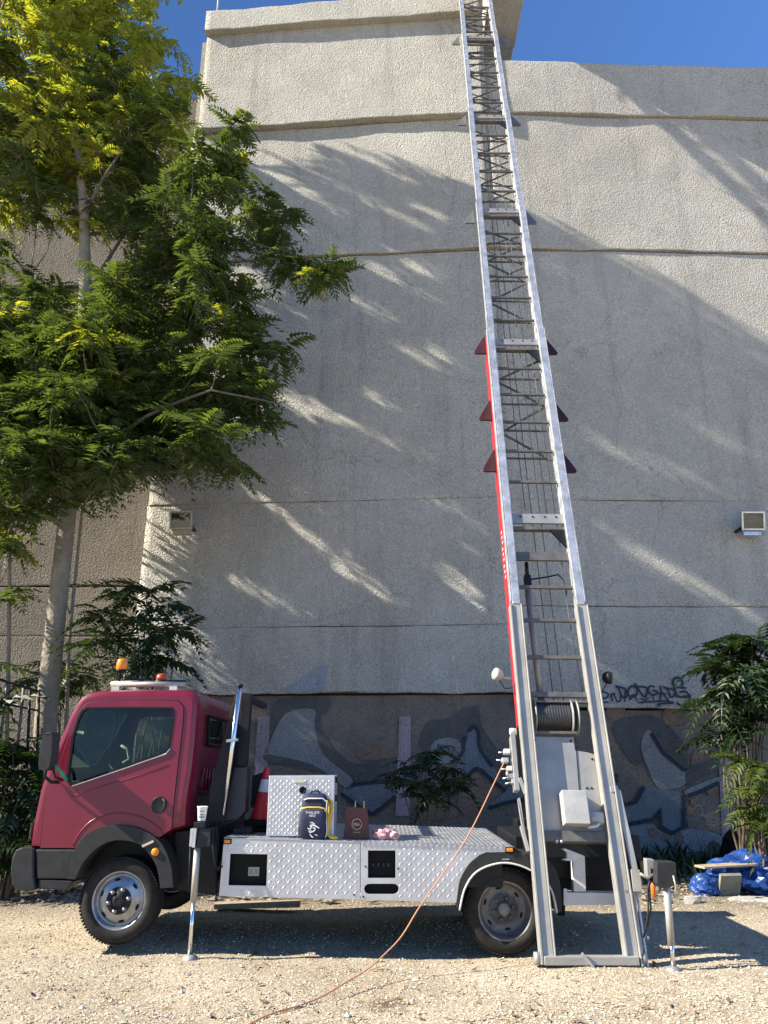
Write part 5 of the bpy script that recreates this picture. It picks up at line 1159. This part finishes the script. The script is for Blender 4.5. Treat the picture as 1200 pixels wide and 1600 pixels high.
MB().tube([(bx+.1,by-.035,zd+.30),(bx+.125,by-.03,zd+.26),(bx+.12,by-.03,zd+.16),(bx+.112,by-.035,zd+.02)], .009, 6).build('side_piping', M_YEL, bag)
MB().tube([(bx-.04,by+.03,zd+.352),(bx-.03,by+.02,zd+.375),(bx+.03,by+.02,zd+.375),(bx+.04,by+.03,zd+.352)], .008, 6).build('grab_loop', M_NAVY, bag)
fy = by-.096
stamp(text_mesh('THALAM', .030), 'print_line', M_PRINT, bag, (bx-.012, fy, zd+.208)); stamp(text_mesh('ABLE', .026), 'print_line', M_PRINT, bag, (bx-.012, fy, zd+.184))
def ribbon_y(pts, wd, y):
    n_ = len(pts); vs = []
    for i in range(n_):
        d = Vector(pts[min(i+1,n_-1)])-Vector(pts[max(i-1,0)]); d.normalize(); k = wd*(.4+.6*math.sin(math.pi*i/(n_-1))); vs += [(pts[i][0]-d.y*k/2, y, pts[i][1]+d.x*k/2), (pts[i][0]+d.y*k/2, y, pts[i][1]-d.x*k/2)]
    return vs, [(2*i, 2*i+1, 2*i+3, 2*i+2) for i in range(n_-1)]
def E(*q): return smooth_path([(bx+(x-430)/3400, zd+(1180-y)/3400) for x, y in q], 5)
mb = MB()
for pts, wd in ((E((265,880),(340,900),(400,800),(500,830),(600,885)),.013),(E((330,740),(400,735),(470,775)),.009),(E((340,900),(390,975),(470,930),(470,880),(400,870)),.010),(E((300,930),(340,990),(400,985)),.009),(E((330,1030),(400,1110),(440,1115)),.008),(E((470,1045),(560,1075)),.006),(E((360,780),(340,830),(370,850)),.008)):
    mb.add(*ribbon_y(pts, wd, fy))
mb.build('bird_emblem', M_PRINT, bag)
# brown paper bag
qx, qz = S(557,1303,7.05); zd = dz(qx)+.003; sb = thing('shopping_bag', (qx,7.05,zd), 'dark brown paper shopping bag with a round logo on the flatbed', 'bag')
w0, h0, d0 = .112, .255, .05
bxv = [(-w0,-d0,0),(w0,-d0,0),(w0,d0,0),(-w0,d0,0),(-w0*.76,-d0*.55,h0),(w0*.80,-d0*.55,h0-.015),(w0*.80,d0*.55,h0-.012),(-w0*.76,d0*.55,h0),(w0*1.02,0,0),(w0*.70,0,h0-.02),(-w0*.95,0,0),(-w0*.68,0,h0-.004)]
MB().add([(qx+a, 7.05+b, zd+c) for a, b, c in bxv], [(0,1,5,4),(1,8,9,5),(8,2,6,9),(2,3,7,6),(3,10,11,7),(10,0,4,11),(0,10,3,2,8,1)]).build('bag_body', M_BROWN, sb)
for dx in (-.015, .06): MB().tube([(qx+dx,7.03,zd+h0-.06),(qx+dx+.004,7.03,zd+h0+.045)], .006, 6).build('handle', M_GOLD, sb)
ly = 7.05-d0*.86; cx_, cz2 = qx+.004, zd+.115
mb = MB(); ring_ = [(cx_+.042*math.cos(t), cz2+.042*math.sin(t)) for t in np.linspace(.5, 6.6, 30)]; vs_ = []
for i, (a, b) in enumerate(ring_):
    for k in (.93, 1.07): vs_.append((cx_+(a-cx_)*k, ly-.004+(b-zd)*.07*.0, cz2+(b-cz2)*k))
mb.add(vs_, [(2*i, 2*i+1, 2*i+3, 2*i+2) for i in range(len(ring_)-1)]); mb.build('logo_ring', M_GOLD, sb)
stamp(text_mesh('the', .038), 'logo_word', M_PRINT, sb, (cx_-.004, ly-.004, cz2))
MB().box((cx_-.03,ly-.004,cz2-.066),(cx_+.03,ly-.003,cz2-.062)).build('logo_line', M_GOLD, sb)
# crumpled pink plastic bag
qx2, _ = S(602,1303,7.05); zd = dz(qx2); pb = None
def crum(seed, a=.22):
    def fn(v):
        nn = .7*noise.noise(v*1.1+Vector((seed,0,0)))+.75*(.5-2*abs(noise.noise(v*1.9+Vector((0,seed,0)))))+.22*(.5-2*abs(noise.noise(v*4.6+Vector((seed,seed,0)))))
        return v*(1+a*nn)
    return fn
def crumple(name, c, h, seed, m, label, cat, amp=.30, floor=0.0, sub=5, grp=None):
    g_ = crum(seed, amp)
    def fn(v):
        q = g_(v); q = Vector((c[0]+q.x*h[0], c[1]+q.y*h[1], c[2]+q.z*h[2])); q.z = max(q.z, floor+.002+.002*math.sin(q.x*40)); return q
    v, f = ico(sub, fn); o = MB().add(v, f, sub > 4).build(name, m); return tag(o, label, cat, grp)
crumple('plastic_bag', (qx2+.005, 7.05, zd+.040), (.105,.08,.052), 3, M_PINK, 'crumpled pink plastic bag next to the brown paper bag', 'plastic bag', .5, zd, 4)

# ================================================================== AROUND THE TRUCK
def gtube(pts, rad, m, name, label, cat):
    o = MB().tube(pts, rad, 8).build(name, m); return tag(o, label, cat)
cab_pts = [LP(790,1186,-.03), at(768,1232,6.85), at(745,1280,6.70), at(724,1318,6.62), at(690,1368,6.55), at(655,1418,6.45), at(628,1462,6.36), at(600,1492,6.25), at(572,1516,6.12), at(540,1535,5.98), at(505,1556,5.78), at(465,1574,5.52), at(430,1586,5.37), at(398,1600,5.2), at(330,1640,4.8)]
P2 = []
for i in range(len(cab_pts)-1):
    p0 = cab_pts[max(i-1,0)]; p1 = cab_pts[i]; p2 = cab_pts[i+1]; p3 = cab_pts[min(i+2, len(cab_pts)-1)]
    for k in range(5):
        t = k/5; P2.append(.5*((2*p1)+(p2-p0)*t+(2*p0-5*p1+4*p2-p3)*t*t+(3*p1-p0-3*p2+p3)*t**3))
P2.append(cab_pts[-1])
for p in P2: p.z = max(p.z, gz(p.x, p.y)+.010)
gtube(P2, .0052, M_ORG, 'extension_cord', 'orange extension cord running from the lift valves down across the gravel', 'cord')
# wooden plank under the bed
a = at(350,1413,8.6); b = at(440,1410,8.6); pk = MB().obox(((a.x+b.x)/2, 8.95, .035), (.45,.02,.006), (-.004,.09,0), (0,0,.024)).build('wooden_plank', M_WOOD, bevel=.004); tag(pk, 'short pale wooden plank lying on the ground under the flatbed', 'plank')
# blue plastic rubbish at the right
bY = 9.75
c = at(1105,1390,bY); crumple('blue_sack', (c.x, bY, .10), (.19,.17,.13), 9, M_TARP, 'small blue plastic sack lying beside the larger blue sheet', 'sack', .30, 0, 4)
c = at(1168,1375,bY+.2); tp_ = crumple('blue_tarp', (c.x+.08, bY+.25, .20), (.44,.3,.24), 14, M_TARP, 'large crumpled blue plastic sheet piled under the right-hand shrub', 'tarp', .42, 0, 4)
bd = MB().obox(at(1135,1352,bY+.02), (.34,.05,.012), (-.02,.10,0), (0,0,.012)).build('rubbish_board', M_WOOD, bevel=.004); tag(bd, 'weathered board lying across the top of the blue sheet', 'board')
c = at(1140,1385,bY-.12); bd = MB().obox((c.x, bY-.12, .12), (.13,.02,0), (0,.02,.012), (.01,-.05,.125)).build('scrap_panel', mat('grey_green_board', (.20,.20,.15), .8, 0, .3, 9), bevel=.004); tag(bd, 'grey-green scrap panel leaning between the two blue plastics', 'scrap')
for k, (px, py, sx_, sy_, hz_, lab) in enumerate(((1172,1412,.24,.12,.03,'flat broken concrete slab in front of the blue sheet'),(1195,1422,.16,.10,.03,'broken slab piece at the right frame edge below the sheet'),(1082,1406,.10,.06,.05,'pale stone lump left of the small blue sack'))):
    p = at(px, py, 9.35-.05*k); v, f = ico(2, lambda v: Vector((p.x, p.y, hz_*.6))+Vector((v.x*sx_*(1+.25*noise.noise(v*2+Vector((k*5,0,0)))), v.y*sy_*(1+.3*noise.noise(v*2.3)), max(-.9, min(.8, v.z*1.6))*hz_)))
    tag(MB().add(v, f).build('concrete_chunk', M_CONC), lab, 'rubble chunk', 'broken concrete by the blue plastic')
# dark bin bag behind the tarp
c = at(1165,1322,11.2); crumple('black_sack', (c.x+.1, 11.2, .34), (.42,.32,.36), 5, M_SEAL, 'black rubbish sack in the shade behind the blue sheet', 'sack', .15, 0, 4)
